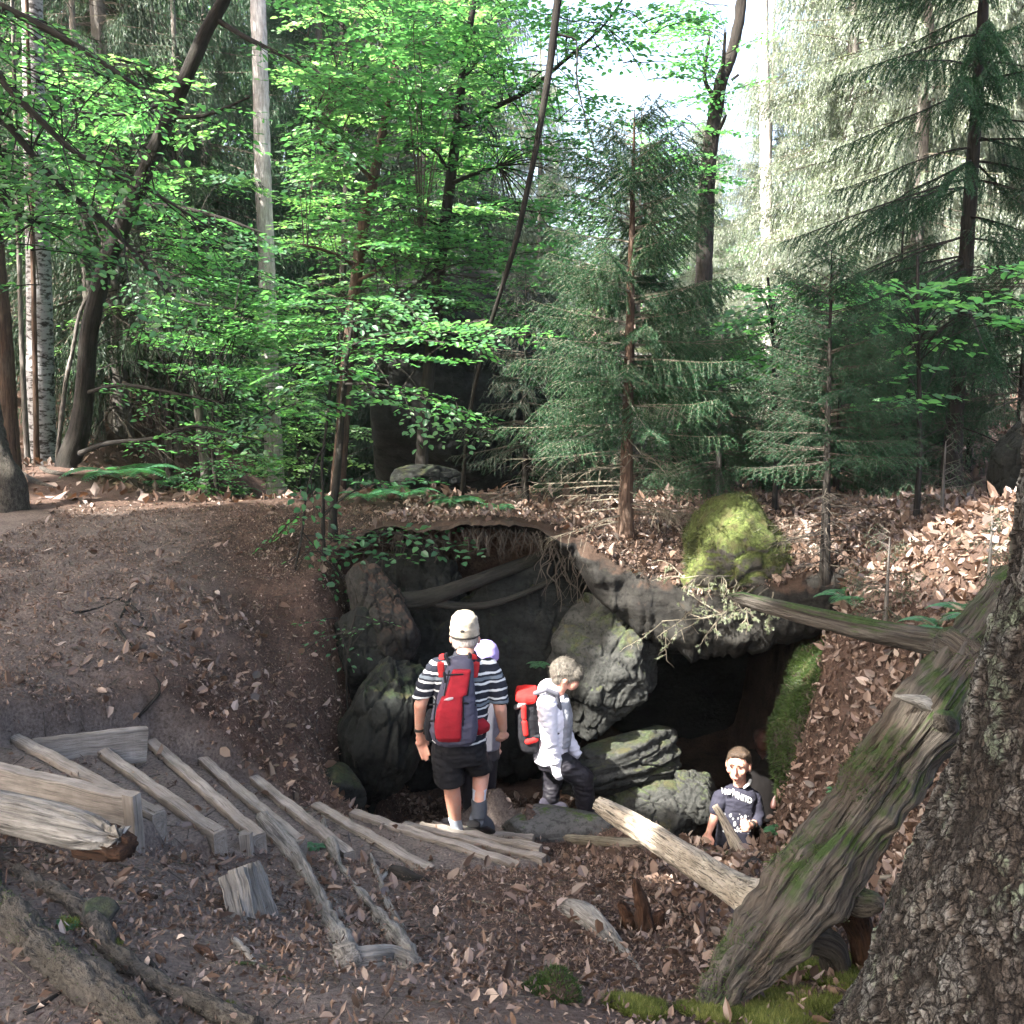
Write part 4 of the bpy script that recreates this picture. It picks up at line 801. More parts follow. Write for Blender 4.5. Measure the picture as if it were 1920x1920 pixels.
for v in fm.vertices:
    q = A([v.co.x * .88, 0, v.co.y]); a_ = -.36; sxx = cpt[0] + q[0] * math.cos(a_) - q[2] * math.sin(a_) * .4; szz = cpt[2] + q[0] * math.sin(a_) + q[2] * math.cos(a_)
    hit = tree_.ray_cast(Vector((sxx, -2, szz)), Vector((0, 1, 0)))
    v.co = Vector((sxx, (hit[0].y if hit[0] is not None else -.1) - .0045, szz))
fm.materials.clear(); fm.materials.append(M['print_white'])
lo = bpy.data.objects.new('lettering', fm); C.objects.link(lo); lo.parent = tshirt; ORG[lo.name] = A([bx[0], bx[1], b_z])

# --- the figure in the dark of the cave
d_x = J(1424, 1500, 8.900); d_z = float(gbil(d_x[0], d_x[1]))
dk = thing('person', A([d_x[0], d_x[1], d_z]), 'dim figure in dark clothes standing in the shadow behind the boy', 'person', 'hikers')
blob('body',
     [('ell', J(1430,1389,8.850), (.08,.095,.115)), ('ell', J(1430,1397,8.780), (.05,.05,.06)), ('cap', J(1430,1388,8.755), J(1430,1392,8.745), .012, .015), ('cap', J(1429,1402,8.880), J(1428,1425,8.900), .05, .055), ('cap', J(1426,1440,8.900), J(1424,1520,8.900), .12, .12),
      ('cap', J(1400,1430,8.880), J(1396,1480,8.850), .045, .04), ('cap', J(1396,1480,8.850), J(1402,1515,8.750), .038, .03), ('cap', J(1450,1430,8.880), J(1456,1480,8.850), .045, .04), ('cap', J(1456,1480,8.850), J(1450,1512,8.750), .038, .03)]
     + [('cap', A([d_x[0]+s*.08,8.9,d_z+.85]), A([d_x[0]+s*.09,8.88,d_z+.45]), .08, .055) for s in (-1,1)] + [('cap', A([d_x[0]+s*.09,8.88,d_z+.45]), A([d_x[0]+s*.09,8.92,d_z+.07]), .05, .04) for s in (-1,1)], 'skin_shaded', dk, .01, 3)
blob('jacket', [('loft', [(J(1428,1420,8.900), X*.1, Y*.08), (J(1427,1432,8.900), X*.18, Y*.12), (J(1425,1470,8.900), X*.17, Y*.14), (J(1424,1530,8.900), X*.16, Y*.14)]), ('cap', J(1402,1434,8.880), J(1397,1480,8.850), .062, .056), ('cap', J(1450,1434,8.880), J(1456,1480,8.850), .062, .056)], 'shaded_cloth', dk, .01, 3)
blob('trousers', [('cap', A([d_x[0]+s*.08,8.9,d_z+.85]), A([d_x[0]+s*.09,8.88,d_z+.45]), .1, .075) for s in (-1,1)] + [('cap', A([d_x[0]+s*.09,8.88,d_z+.45]), A([d_x[0]+s*.09,8.92,d_z+.1]), .072, .06) for s in (-1,1)], 'shaded_cloth', dk, .01, 3)
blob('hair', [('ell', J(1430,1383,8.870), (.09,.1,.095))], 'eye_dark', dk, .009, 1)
# ---------------------------------------------------------------- dead wood, roots, the bark trunk
def G(px, py, lift=0.0):
    D = np.arange(1.2, 26, .01); o = U(px, py, 1.0) - A([0, 0, CZ]); P = A([0, 0, CZ]) + o[None] * D[:, None]
    d = P[:, 2] - surf(P[:, 0], P[:, 1]) - lift
    k = np.argmax(d < 0); return P[k] if (d < 0).any() else P[-1]
def fib(amp=.012, f=22, fl=1.6, seed=0, big=.0):
    def d(tc, a, s):
        q = np.stack([tc[..., 0] * f, tc[..., 1] * f, tc[..., 2] * fl + seed * 7], -1)
        r = amp * fbm(q, 4) - amp * .9 * sstep(.4, .95, fbm(q * 1.7 + 3, 3, ridge=True))
        if big: r = r + big * fbm(tc * 5 + seed, 3)
        return r
    return d
def wood(name, rows, label, mat='grey_wood', cat='log', ns=18, m=None, amp=.01, parent=None, flat=1.0, up=None, extra=(), f=22, fl=1.6, big=.0, seed=0, ragged=0.0, smooth=True):
    """rows: (px, py, r) laid on the ground, or (px, py, D, r)"""
    mb = MB()
    for k, rw in enumerate([rows, *extra]):
        P = A([[*G(q[0], q[1], q[2] * .35), q[2]] if len(q) == 3 else [*U(q[0], q[1], q[2]), q[3]] for q in rw])
        L = np.linalg.norm(np.diff(P[:, :3], axis=0), axis=1).sum()
        base = fib(amp, f, fl, seed + k, big)
        def dd(tc, a, s, base=base):
            r = base(tc, a, s)
            if ragged: r = r - ragged * sstep(.80, 1.0, s) * (0.5 + perlin(np.stack([np.cos(a) * 3.2, np.sin(a) * 3.2, 0 * a + seed], -1))) 
            return r
        tube(mb, P, ns if k == 0 else max(8, ns // 2), m or int(max(12, L / .02)), dd, flat, up=up)
    o = mb.obj(name, M[mat], parent, smooth=smooth)
    if parent is None: tag(o, label, cat)
    return o
# living trunk at the right edge
bark_r = []
def bark_disp(tc, a, s):
    q = np.stack([tc[..., 0], tc[..., 1], tc[..., 2]], -1)
    w = .5 * np.stack([fbm(q * 7, 4), fbm(q * 7 + 9, 4), fbm(q * 7 + 21, 4)], -1)
    d1, d2, c = worley(q * A([17, 17, 10.5]) + w * 3.0)
    e1, e2, c2 = worley(q * A([44, 44, 30]) + w * 6)
    gap = sstep(.01, .075, d2 - d1); g2 = sstep(.0, .10, e2 - e1)
    n = fbm(q * 26, 5, gain=.65); big = fbm(q * A([9, 9, 3.2]), 4)
    bark_r.append(np.clip(gap * (.10 + .62 * c + .22 * (c2 - .3) * g2 + .34 * n + .25 * big), 0, 1))
    return gap * (.004 + .017 * c - .35 * np.clip(d1 - .2, 0, .5) * .012) + .0045 * g2 * c2 + .011 * n + .022 * big + .04 * fbm(q * 2.2, 3) - .02
tr = thing('tree', A([1.35, 2.3, .02]), 'huge rough grey scaly barked trunk filling the lower right corner', 'tree')
rows = A([[*U(px, py, D), r] for px, py, D, r in [(2330,-900,2.6,.235),(2230,300,2.42,.25),(2138,900,2.32,.262),(2110,1200,2.28,.285),(2072,1480,2.25,.345),(2050,1680,2.22,.41),(2032,1900,2.2,.50),(2026,2060,2.2,.62)]])
mb = MB(); q = spline(rows, 900); keep = np.concatenate([np.arange(0, 520, 3), np.arange(520, 900)]); tube(mb, q[keep], 420, disp=bark_disp, raw=True, cap=False)
mb.R = [bark_r[0].ravel()]
mb.obj('trunk', M['scaly_bark'], tr, smooth=True)
# the fallen dead trunk leaning past it
dt = thing('fallen_tree', G(1400, 1880), 'thick dead grey trunk with moss leaning across the lower right', 'fallen tree')
wood('trunk', [(1318,1925,2.64,.03),(1340,1888,2.67,.062),(1376,1838,2.72,.088),(1440,1755,2.80,.108),(1530,1635,2.90,.117),(1640,1490,3.0,.114),(1740,1352,3.1,.110),(1840,1225,3.2,.110),(1960,1080,3.3,.115),(2120,890,3.45,.11)], None, 'dead_wood', ns=180, m=460, amp=.024, parent=dt, f=19, fl=1.3, big=.06, seed=2)
wood('branch', [(1366,1117,3.78,.012),(1392,1122,3.75,.026),(1480,1145,3.65,.034),(1600,1175,3.5,.042),(1700,1195,3.4,.048),(1768,1207,3.3,.055),(1800,1222,3.2,.085),(1830,1245,3.15,.07)], None, 'dead_wood', ns=48, m=160, amp=.010, parent=dt, f=34, fl=1.6, seed=3)
wood('branch', [(1122,1508,5.7,.050),(1150,1524,5.6,.064),(1210,1560,5.2,.068),(1300,1618,4.5,.070),(1390,1674,3.6,.068),(1440,1700,3.2,.085),(1480,1715,3.0,.09)], None, 'pale_wood', ns=48, m=200, amp=.011, parent=dt, f=30, fl=1.4, seed=4)
wood('branch_stub', [(1752,1330,3.06,.036),(1722,1315,3.02,.022),(1678,1304,3.0,.005)], None, 'grey_wood', ns=20, m=24, amp=.004, parent=dt)
wood('branch_stub', [(1560,1660,2.92,.06),(1606,1690,2.88,.046),(1640,1694,2.86,.036),(1652,1702,2.86,.012)], None, 'dead_wood', ns=26, m=34, amp=.008, parent=dt, seed=7)
wood('branch_stub', [(1590,1690,2.98,.06),(1612,1740,3.02,.046),(1622,1790,3.04,.045),(1628,1830,3.06,.05)], None, 'rot_wood', ns=26, m=40, amp=.008, parent=dt, seed=6)
wood('branch_stub', [(1440,1775,2.86,.06),(1510,1760,2.92,.045),(1555,1775,2.96,.05),(1570,1815,2.98,.05)], None, 'dead_wood', ns=26, m=40, amp=.012, parent=dt, seed=8)
wood('knot', [(1776,1370,3.06,.045),(1770,1348,2.96,.034),(1768,1342,2.93,.010)], None, 'dead_wood', ns=20, m=16, amp=.010, parent=dt)
# others
wood('broken_log', [(-130,1500,3.66,.066),(-20,1516,3.58,.074),(70,1536,3.50,.078),(140,1552,3.44,.074),(185,1562,3.40,.066),(226,1572,3.37,.040)], 'broken grey log with splintered rotten end below the first step board', 'grey_wood', 'log', ns=64, m=200, amp=.009, f=16, fl=1.0, seed=11, ragged=.10)
wood('rotten_wood', [(150,1572,3.46,.065),(210,1578,3.42,.07),(245,1590,3.40,.05)], 'black rotten wood core under the splintered log end', 'rot_wood', 'wood', ns=30, m=40, amp=.03, big=.03, seed=12)
wood('tree_root', [(-90,1580,.046),(-30,1655,.050),(40,1745,.056),(105,1800,.054),(160,1842,.060),(215,1886,.054),(300,1960,.05)], 'thick grey mossy root curling across the bottom left corner', 'root_bark', 'root', ns=60, m=220, amp=.012, big=.05, f=18, fl=5, seed=13)
wood('tree_root', [(30,1632,.026),(100,1674,.034),(165,1722,.036),(215,1790,.032),(300,1850,.030),(390,1890,.032),(480,1925,.025)], 'thinner grey root running beside the thick mossy root', 'root_bark', 'root', ns=40, m=180, amp=.009, big=.035, f=20, fl=5, seed=14)
wood('weathered_root', [(474,1520,.035),(500,1548,.052),(540,1592,.058),(575,1642,.040),(600,1695,.042),(632,1755,.046),(655,1806,.05)], 'long grey splintered root wood forked like claws below the steps', 'grey_wood', 'root', ns=30, amp=.012, flat=.7, seed=15, big=.02,
     extra=[[(596,1508,.014),(606,1548,.024),(622,1588,.036),(640,1630,.018),(676,1676,.024),(704,1712,.034),(736,1752,.045),(782,1808,.030)],
            [(562,1588,.012),(598,1640,.010),(632,1700,.010),(668,1762,.014)], [(625,1720,.010),(650,1762,.012),(668,1800,.02)], [(630,1786,.03),(680,1800,.045),(740,1796,.045),(778,1812,.03)]])
wood('dead_branch', [(694,1602,.010),(704,1628,.020),(716,1662,.016),(728,1696,.018),(742,1722,.020),(758,1742,.012)], 'knobbly pale grey stick beside the forked root wood', 'grey_wood', 'branch', ns=18, amp=.006, seed=17, extra=[[(712,1650,.012),(722,1640,.012),(726,1628,.008)]])
wood('rotten_log', [(735,1632,.03),(752,1640,.042),(775,1648,.032),(806,1652,.006)], 'short dark rotten log end near the lower step corner', 'bark_dark', 'log', ns=24, m=30, amp=.01, seed=18)
blk = MB()
for k, (bx_, by_, tx_, ty_, w_) in enumerate([(446,1738,424,1640,.045),(468,1740,441,1628,.05),(488,1736,458,1622,.05),(507,1728,472,1618,.045)]):
    b = G(bx_, by_, -.02); D = b[1] + .10; t = U(tx_, ty_, D); plank(blk, b, t, .062, .12, up=nrm(A([.25, -1, .35])), seed=50 + k * 3, wear=.014, n=26)
tag(blk.obj('split_block', M['grey_wood']), 'leaning grey wooden block split into upright slabs', 'wood block')
blk = MB(); b = G(462, 1612, -.02); plank(blk, b, U(457, 1566, b[1] + .02), .055, .05, up=A([0, -1, .2]), seed=61, n=14, wear=.008); tag(blk.obj('wooden_peg', M['board_wood']), 'short squared wooden peg standing by the step corner', 'peg')
wood('wood_slab', [(1052,1700,.042),(1085,1712,.062),(1125,1742,.052),(1165,1785,.030),(1200,1818,.008)], 'flat pale greenish slab of split wood on the leaf litter', 'grey_wood', 'wood slab', ns=26, amp=.012, flat=.55, seed=21)
wood('bark_strip', [(1000,1785,.006),(1040,1765,.012),(1085,1748,.014),(1136,1766,.005)], 'curled brown bark strip lying across the pale slab', 'bark_red', 'bark', ns=14, amp=.003, seed=22)
rs = MB()
for k, (rows_, r_) in enumerate([([(1212,1745,0),(1204,1700,.0),(1190,1648,0)], (.05,.036,.014)), ([(1180,1735,0),(1170,1705,0),(1160,1690,0)], (.04,.03,.012)), ([(1235,1748,0),(1232,1722,0),(1246,1706,0)], (.035,.03,.008)), ([(1200,1738,0),(1225,1735,0),(1252,1742,0)], (.045,.05,.02))]):
    b = G(1208, 1745); D = b[1]; tube(rs, A([[*U(q[0], q[1], D + .02 * k), r] for q, r in zip(rows_, r_)]), 20, 24, fib(.014, 26, 6, 80 + k, .02))
tag(rs.obj('tree_stump', M['rot_wood'], smooth=True), 'small crumbling red brown stump with one upright spike', 'stump')
for rows_, lab, mt in [
    ([(150,1690,.010),(195,1692,.012),(238,1694,.008)], 'short barkless stick pointing at the mossy root', 'pale_twig'),
    ([(430,1806,.006),(480,1812,.012),(548,1838,.003)], 'long dark thin stick on the muddy ground', 'dead_wood'),
    ([(438,1762,.012),(462,1786,.014),(484,1812,.008)], 'stubby grey wood splinter stuck above the dark thin stick', 'grey_wood'),
    ([(884,1690,.007),(930,1700,.006),(992,1722,.004)], 'thin pale stick on the leaf litter between slab and claw root', 'pale_twig'),
    ([(280,1800,.008),(296,1826,.010),(308,1856,.007)], 'short black stick on grey mud', 'bark_dark'),
    ([(46,1902,.010),(84,1882,.010),(118,1858,.006)], 'dark stick leaning on the thick mossy root', 'bark_dark'),
    ([(385,1618,.007),(402,1612,.008),(425,1608,.005)], 'small light wood chip near the stake', 'pale_twig'),
    ([(368,1776,.012),(385,1786,.018),(405,1800,.008)], 'dark lump of wood on the mud', 'rot_wood'),
    ([(262,1675,.012),(275,1684,.018),(292,1682,.010)], 'dark knobbly wood lump on bare earth', 'rot_wood')]:
    wood('stick', rows_, lab, mt, 'stick', ns=10, m=14, amp=.003)
wood('log', [(1060,1572,.03),(1150,1580,.042),(1250,1592,.045),(1340,1612,.04)], 'brown barkless log lying level behind the pale limb', 'pale_twig', 'log', ns=26, amp=.008, seed=31)
wood('log', [(1120,1556,.02),(1210,1570,.028),(1310,1592,.02)], 'thin dark log just above the level brown log', 'dead_wood', 'log', ns=18, amp=.006, seed=32)
wood('log', [(1320,1598,.03),(1370,1606,.035),(1430,1622,.02)], 'dark cracked bark log in front of the boy', 'dead_wood', 'log', ns=22, amp=.016, seed=33)
wood('rotten_log', [(1402,1632,.035),(1416,1620,.045),(1428,1606,.03)], 'charcoal dark rounded wood lump by the dead trunk', 'bark_dark', 'log', ns=20, m=20, amp=.012, seed=34)
wood('dead_branch', [(1398,1612,6.25,.055),(1382,1588,6.28,.048),(1364,1552,6.32,.034),(1350,1526,6.36,.026),(1340,1510,6.38,.022)], 'short bright pole of peeled wood rising in front of the boy', 'pale_wood', 'branch', ns=24, m=50, amp=.006, seed=35)
wood('curved_log', [(732,1126,8.05,.05),(760,1128,8.1,.085),(800,1122,8.12,.078),(870,1098,8.25,.062),(960,1065,8.5,.060),(1040,1035,8.68,.058),(1090,1010,8.8,.055),(1130,996,8.9,.05)], 'thick dark curved log spanning the hollow above the cap', 'bark_green', 'log', ns=26, amp=.006, seed=36,
     extra=[[(790,1124,8.12,.04),(830,1133,8.16,.038),(880,1137,8.22,.032),(930,1131,8.3,.029),(1000,1105,8.45,.026),(1060,1072,8.6,.02)]])
wood('log', [(1640,1652,4.4,.03),(1720,1655,4.3,.035),(1820,1660,4.2,.03)], 'pale brown log half hidden behind the dead trunk', 'pale_twig', 'log', ns=18, amp=.006, seed=37)
hr = MB(); g = np.random.default_rng(5)
for k in range(46):
    x0 = g.uniform(1030, 1175); y0 = g.uniform(1000, 1060); D0 = 8.45 + g.uniform(-.15, .2); pts = [[*U(x0, y0, D0), g.uniform(.004, .012)]]
    for s in range(4): pts.append([*(A(pts[-1][:3]) + A([g.uniform(-.09, .09), g.uniform(-.06, .05), -g.uniform(.06, .16)])), pts[-1][3] * .7])
    tube(hr, A(pts), 6, 14, cap=False)
for k in range(150):
    q_ = g.uniform(0, 1); x0 = 700 + 400 * q_; y0 = g.uniform(985, 1015); D0 = float(np.interp(U(x0, 1000, 8.3)[0], fx, fy)) - g.uniform(.0, .10); w0 = U(x0, y0, D0); w0[2] = float(outer(w0[0], w0[1])) - g.uniform(.0, .06); pts = [[*w0, g.uniform(.002, .006)]]
    for s in range(3): pts.append([*(A(pts[-1][:3]) + A([g.uniform(-.05, .05), g.uniform(-.04, .04), -g.uniform(.02, .10)])), pts[-1][3] * .7])
    tube(hr, A(pts), 5, 10, cap=False)
tag(hr.obj('hanging_roots', M['twig'], smooth=True), 'tangle of thin roots hanging from the rim of the hollow', 'roots')
pr = MB()
for rows_ in [[(210,1190,.012),(240,1130,.016),(262,1088,.008)],[(190,1122,.02),(235,1130,.022),(262,1155,.02),(280,1190,.008)],[(190,1125,.014),(240,1145,.016),(262,1180,.006)],[(130,1150,.010),(180,1142,.014),(230,1120,.010)],[(250,1230,.014),(300,1290,.018),(260,1345,.012)],[(215,1170,.014),(260,1235,.014),(290,1290,.008)]]:
    tube(pr, A([[*G(q[0], q[1], 0), q[2] * .7] for q in rows_]), 10, 30, fib(.005, 40, 3))
tag(pr.obj('tree_root', M['bark_dark'], smooth=True), 'bare dark roots crossing the trodden path on the bank', 'root')
# ---------------------------------------------------------------- foliage generators
class Sprays:
    """flat beech sprays: woody twigs and alternate leaves"""
    def __init__(s): s.lp=[]; s.la=[]; s.ln=[]; s.ls=[]; s.lr=[]; s.t0=[]; s.t1=[]; s.r0=[]; s.r1=[]
    def twig(s, P, r0, r1):
        n = len(P) - 1; r = np.linspace(r0, r1, n + 1)
        s.t0.append(P[:-1]); s.t1.append(P[1:]); s.r0.append(r[:-1]); s.r1.append(r[1:])
    def spray(s, P0, d, L, leaf=.068, dens=1.0, droop=.22, tone=0.0, tilt=.32):
        d = nrm(A(d, float)); up = A([0, 0, 1.]); side = nrm(np.cross(up, d)); up = np.cross(d, side)
        up = nrm(up + rng.normal(0, .16, 3)); side = nrm(np.cross(up, d))
        n = max(4, int(L / .08)); q = np.linspace(0, 1, n + 1); wob = rng.normal(0, .02, (n + 1, 3)).cumsum(0) * .5
        ax = P0 + d * (L * q)[:, None] + A([0, 0, -1.]) * (droop * L * q ** 2)[:, None] + wob * L
        s.twig(ax, .004 + .005 * L, .0015)
        sg = 1
        for k in range(1, n + 1):
            sg = -sg; f = q[k]; tl = L * (.12 + .42 * math.sin(math.pi * min(1, .18 + f * .80))) * rng.uniform(.6, 1.1)
            td = nrm(d * rng.uniform(.5, .9) + side * sg * rng.uniform(.55, .95) + up * rng.uniform(-.12, .14)) if k < n else d
            m = max(2, int(tl / (.046 / dens))); tq = np.linspace(.12, 1, m)
            base = ax[k]; pts = base + td * (tl * tq)[:, None] + A([0, 0, -1.]) * (.14 * tl * tq ** 2)[:, None]
            s.twig(np.concatenate([base[None], pts[[m // 2, -1]]]), .0022, .001)
            sd = nrm(np.cross(up, td)); alt = np.where(np.arange(m) % 2 == 0, 1, -1)[:, None]
            la = td * rng.uniform(.35, .8, (m, 1)) + sd * alt * rng.uniform(.5, 1, (m, 1)) + up * rng.normal(-.08, .14, (m, 1)); la[-1] = td
            s.lp.append(pts); s.la.append(la); s.ln.append(up + rng.normal(0, tilt, (m, 3))); s.ls.append(leaf * rng.uniform(.5, 1.22, m)); s.lr.append(np.clip(.45 + tone + rng.normal(0, .2, m) + .12 * rng.normal(), 0, 1))
    def emit(s, mb, mi_leaf=0, mi_twig=1, simple=False):
        leaves(mb, np.concatenate(s.lp), np.concatenate(s.la), np.concatenate(s.ln), np.concatenate(s.ls), np.concatenate(s.lr), .32, .07, mi_leaf, simple, .10)
        prisms(mb, np.concatenate(s.t0), np.concatenate(s.t1), np.concatenate(s.r0), np.concatenate(s.r1), .3, mi_twig)
def near_on(P, pts):
    k = np.argmin(np.linalg.norm(pts[:, :3] - P, axis=1)); return k
def beech(label, trunk, limbs=(), clusters=(), fills=(), leaf=.082, mat='beech_leaf', bark='bark_dark', name='beech_tree', group=None, dens=1.0, amp=.006, tone=0.0, base=None, cat='tree', crown='crown', droop=.22, Ls=1.0):
    T = A([[*U(*q[:3]), q[3]] for q in trunk]); 
    b = T[-1, :3].copy() if base is None else A(base, float); b[2] = min(b[2], float(surf(b[0], b[1])))
    root = thing(name, b, label, cat, group)
    if base is None: T = np.concatenate([T, [[b[0], b[1], b[2] - .12, T[-1, 3] * 1.25]]])
    TQ = spline(T, 60); mb = MB(); tube(mb, T, 14, 70, fib(amp, 30, 3, int(abs(T[0, 0]) * 10)))
    skel = [TQ]; S = Sprays()
    for lm in limbs:
        Lm = A([[*U(*q[:3]), q[3]] for q in lm]); tube(mb, Lm, 8, 6 * len(Lm), fib(.003, 40, 4)); LQ = spline(Lm, 24); skel.append(LQ)
        Ln = np.linalg.norm(np.diff(LQ[:, :3], axis=0), axis=1).sum(); sg = 1
        for f in np.arange(.3, 1.01, .24 / max(Ln, .3)):
            k = min(23, int(f * 23)); dd = nrm(LQ[min(23, k + 1), :3] - LQ[max(0, k - 1), :3]); sg = -sg; sd = nrm(np.cross(dd, A([0, 0, 1.])))
            S.spray(LQ[k, :3], dd * .6 + sd * sg * .8 + A([0, 0, -.1]), rng.uniform(.4, .8) * Ls, leaf, dens, droop, tone)
    SK = np.concatenate(skel)
    cl = [(px, py, D, L) for px, py, D, L in clusters]
    for (x0, x1, y0, y1, D0, D1, n, L0, L1) in fills:
        for _ in range(n): cl.append((rng.uniform(x0, x1), rng.uniform(y0, y1), rng.uniform(D0, D1), rng.uniform(L0, L1)))
    for px, py, D, L in cl:
        if 425 < px < 575 and py < 500 and D < 16.6: continue
        c = U(px, py, D); k = near_on(c + A([0, 0, -.25]), SK); a = SK[k, :3]; o = c - a; o[2] *= .25
        dh = nrm(A([o[0], o[1], 0]) + rng.normal(0, .15, 3) * A([1, 1, .2])); st = c - dh * L * .5
        gap = np.linalg.norm(st - a)
        if gap > .12:
            cp = spline(A([a, (a + st) / 2 + A([0, 0, .10 * gap]), st]), 8); S.twig(cp, min(.004 + .006 * gap, SK[k, 3]), .004)
        S.spray(st, dh + A([0, 0, .05]), L, leaf, dens, droop, tone)
    mb.obj('trunk', M[bark], root, smooth=True)
    cm = MB(); S.emit(cm); cm.obj(crown, [M[mat], M['twig'] if bark != 'bark_dark' else M['bark_dark']], root)
    return root
def branch_curve(n=9): return np.linspace(0, 1, n)
def spruce_geo(h, rmax, trunk_r, gap=.28, nb=6, t_live=.12, t_dead=.02, droop=.35, tw=.30, tws=.045, nl=.018, nw=.0022, nsp=.006, hang=.3, seed=0, prof=.75, bdroop=(-.05, .28), tone=.45, tvar=.14, top_lean=(0, 0), zmax=None, zmin=None, az=None, dead_twigs=True, rvar=.25, align=.75):
    """a spruce standing at the origin: trunk and crown builders"""
    g = np.random.default_rng(seed); tm, cm = MB(), MB()
    zs = np.linspace(-.15, h, 26); lean = A([[top_lean[0] * (z / h), top_lean[1] * (z / h), 0] for z in zs])
    T = np.concatenate([A([[0, 0, z] for z in zs]) + lean, (trunk_r * (1 - np.clip(zs / h, 0, 1)) ** .8 + .004 + trunk_r * .35 * np.exp(-np.maximum(zs, 0) / .25))[:, None]], 1)
    tube(tm, T, 14, 90, fib(min(.008, trunk_r * .12), 40, 4, seed))
    P0, P1, r0, r1 = [], [], [], []; NP, ND = [], []; BR = []
    z = h * t_dead + .1
    while z < h * .985:
        t = z / h
        for k in range(nb + int(g.integers(-1, 2))):
            a = g.uniform(0, 2 * np.pi)
            zz = z + g.uniform(-.07, .07)
            if zmax and zz > zmax or zmin and zz < zmin: continue
            if az and g.uniform() > .25 and abs((a - az[0] + np.pi) % (2 * np.pi) - np.pi) > az[1]: continue
            L = (rmax * (1 - t) ** prof + .06) * g.uniform(1 - rvar, 1 + rvar * .6); live = t > t_live + g.uniform(-.05, .05)
            if not live: L *= g.uniform(.35, .9)
            o = A([math.cos(a), math.sin(a), 0]); q = branch_curve()
            s0 = bdroop[0] + .55 * (t ** 2) * (1 if t > .5 else t * 1.2) + g.normal(0, .06); b0 = bdroop[1] * (1.2 - .7 * t)
            pts = A([top_lean[0] * t, top_lean[1] * t, zz]) + o * (L * q)[:, None] + A([0, 0, 1.]) * (L * (s0 * q - b0 * q ** 2 + .16 * q ** 3.0))[:, None] + (g.normal(0, .012, (9, 3)).cumsum(0) * L * .35)
            rr = (.0035 + .0075 * L) * (1 - .85 * q) * (1 if live else .8); P0.append(pts[:-1]); P1.append(pts[1:]); r0.append(rr[:-1]); r1.append(rr[1:])
            sd = A([-o[1], o[0], 0]); n = max(2, int(L / tws)); f = np.linspace(.12 if live else .25, .99, n) + g.uniform(-.01, .01, n); sg = np.where(np.arange(n) % 2 == 0, 1, -1)
            if not live and not dead_twigs: continue
            if not live: n = max(1, n // 3); f = g.uniform(.3, 1, n); sg = np.where(g.uniform(size=n) < .5, 1, -1)
            f = np.clip(f, 0, .999); ki = (f * 8).astype(int); fr = (f * 8 - ki)[:, None]; bp_ = pts[ki] * (1 - fr) + pts[np.minimum(ki + 1, 8)] * fr
            tl = np.clip((1 - f) * L * .42 + tw * .35, .04, tw) * g.uniform(.6, 1.15, n)
            d1_ = nrm(o * g.uniform(.45, .85, (n, 1)) + sd * (sg * g.uniform(.5, .95, n))[:, None] * (1 - hang) + A([0, 0, -1.]) * (droop * g.uniform(.5, 1.2, n) + hang)[:, None])
            d2_ = nrm(d1_ + A([0, 0, -1.]) * (droop * .6 + hang * 1.5))
            m1 = bp_ + d1_ * (tl * .5)[:, None]; e1 = m1 + d2_ * (tl * .5)[:, None]
            P0 += [bp_, m1]; P1 += [m1, e1]; r0 += [np.full(n, .0022), np.full(n, .0016)]; r1 += [np.full(n, .0016), np.full(n, .0008)]
            if live:
                for (u0, u1) in ((bp_, m1), (m1, e1)):
                    cn = np.maximum(1, (np.linalg.norm(u1 - u0, axis=1) / nsp)).astype(int); idx = np.repeat(np.arange(n), cn); w = g.uniform(0, 1, len(idx))[:, None]
                    NP.append(u0[idx] * (1 - w) + u1[idx] * w); dd = nrm(u1 - u0)[idx]; ND.append(nrm(dd * align + nrm(g.normal(size=(len(idx), 3))) * .85))
                cn = int(L / nsp * .5); w = g.uniform(.25, 1, cn) * 7.99; ki = w.astype(int); fr = (w - ki)[:, None]
                NP.append(pts[ki] * (1 - fr) + pts[ki + 1] * fr); ND.append(nrm(o * .7 + nrm(g.normal(size=(cn, 3))) * .9))
        z += gap * g.uniform(.8, 1.25)
    if NP:
        NPc = np.concatenate(NP); rn = tone + tvar * g.normal(size=len(NPc)) * .6 + tvar * perlin(NPc * 2.1 + seed) * 1.6
        needles(cm, NPc, np.concatenate(ND), nl * g.uniform(.7, 1.2, len(NPc)), nw, np.clip(rn, 0, 1), 0)
    prisms(cm, np.concatenate(P0), np.concatenate(P1), np.concatenate(r0), np.concatenate(r1), .3, 1)
    return tm, cm
def place(root_name, label, base, tm, cm, nmat, bark, twig='twig', group=None, rz=0.0, sc=1.0, cat='tree', shared=None):
    b = A(base, float); root = thing(root_name, b, label, cat, group); root.rotation_euler = (0, 0, rz); root.scale = (sc, sc, sc)
    if shared is None:
        z0 = A([0., 0, 0]); shared = (tm.mesh('trunk', M[bark], z0, True), cm.mesh('crown', [M[nmat], M[twig]], z0))
    for nm, me in zip(('trunk', 'crown'), shared):
        o = bpy.data.objects.new(nm, me); C.objects.link(o); o.parent = root
    return root, shared
def GB(px, D):
    """ground point under image column px at distance D"""
    x = (px - 960) / FPX * D * 1.01; return A([x, D, float(surf(x, D))])

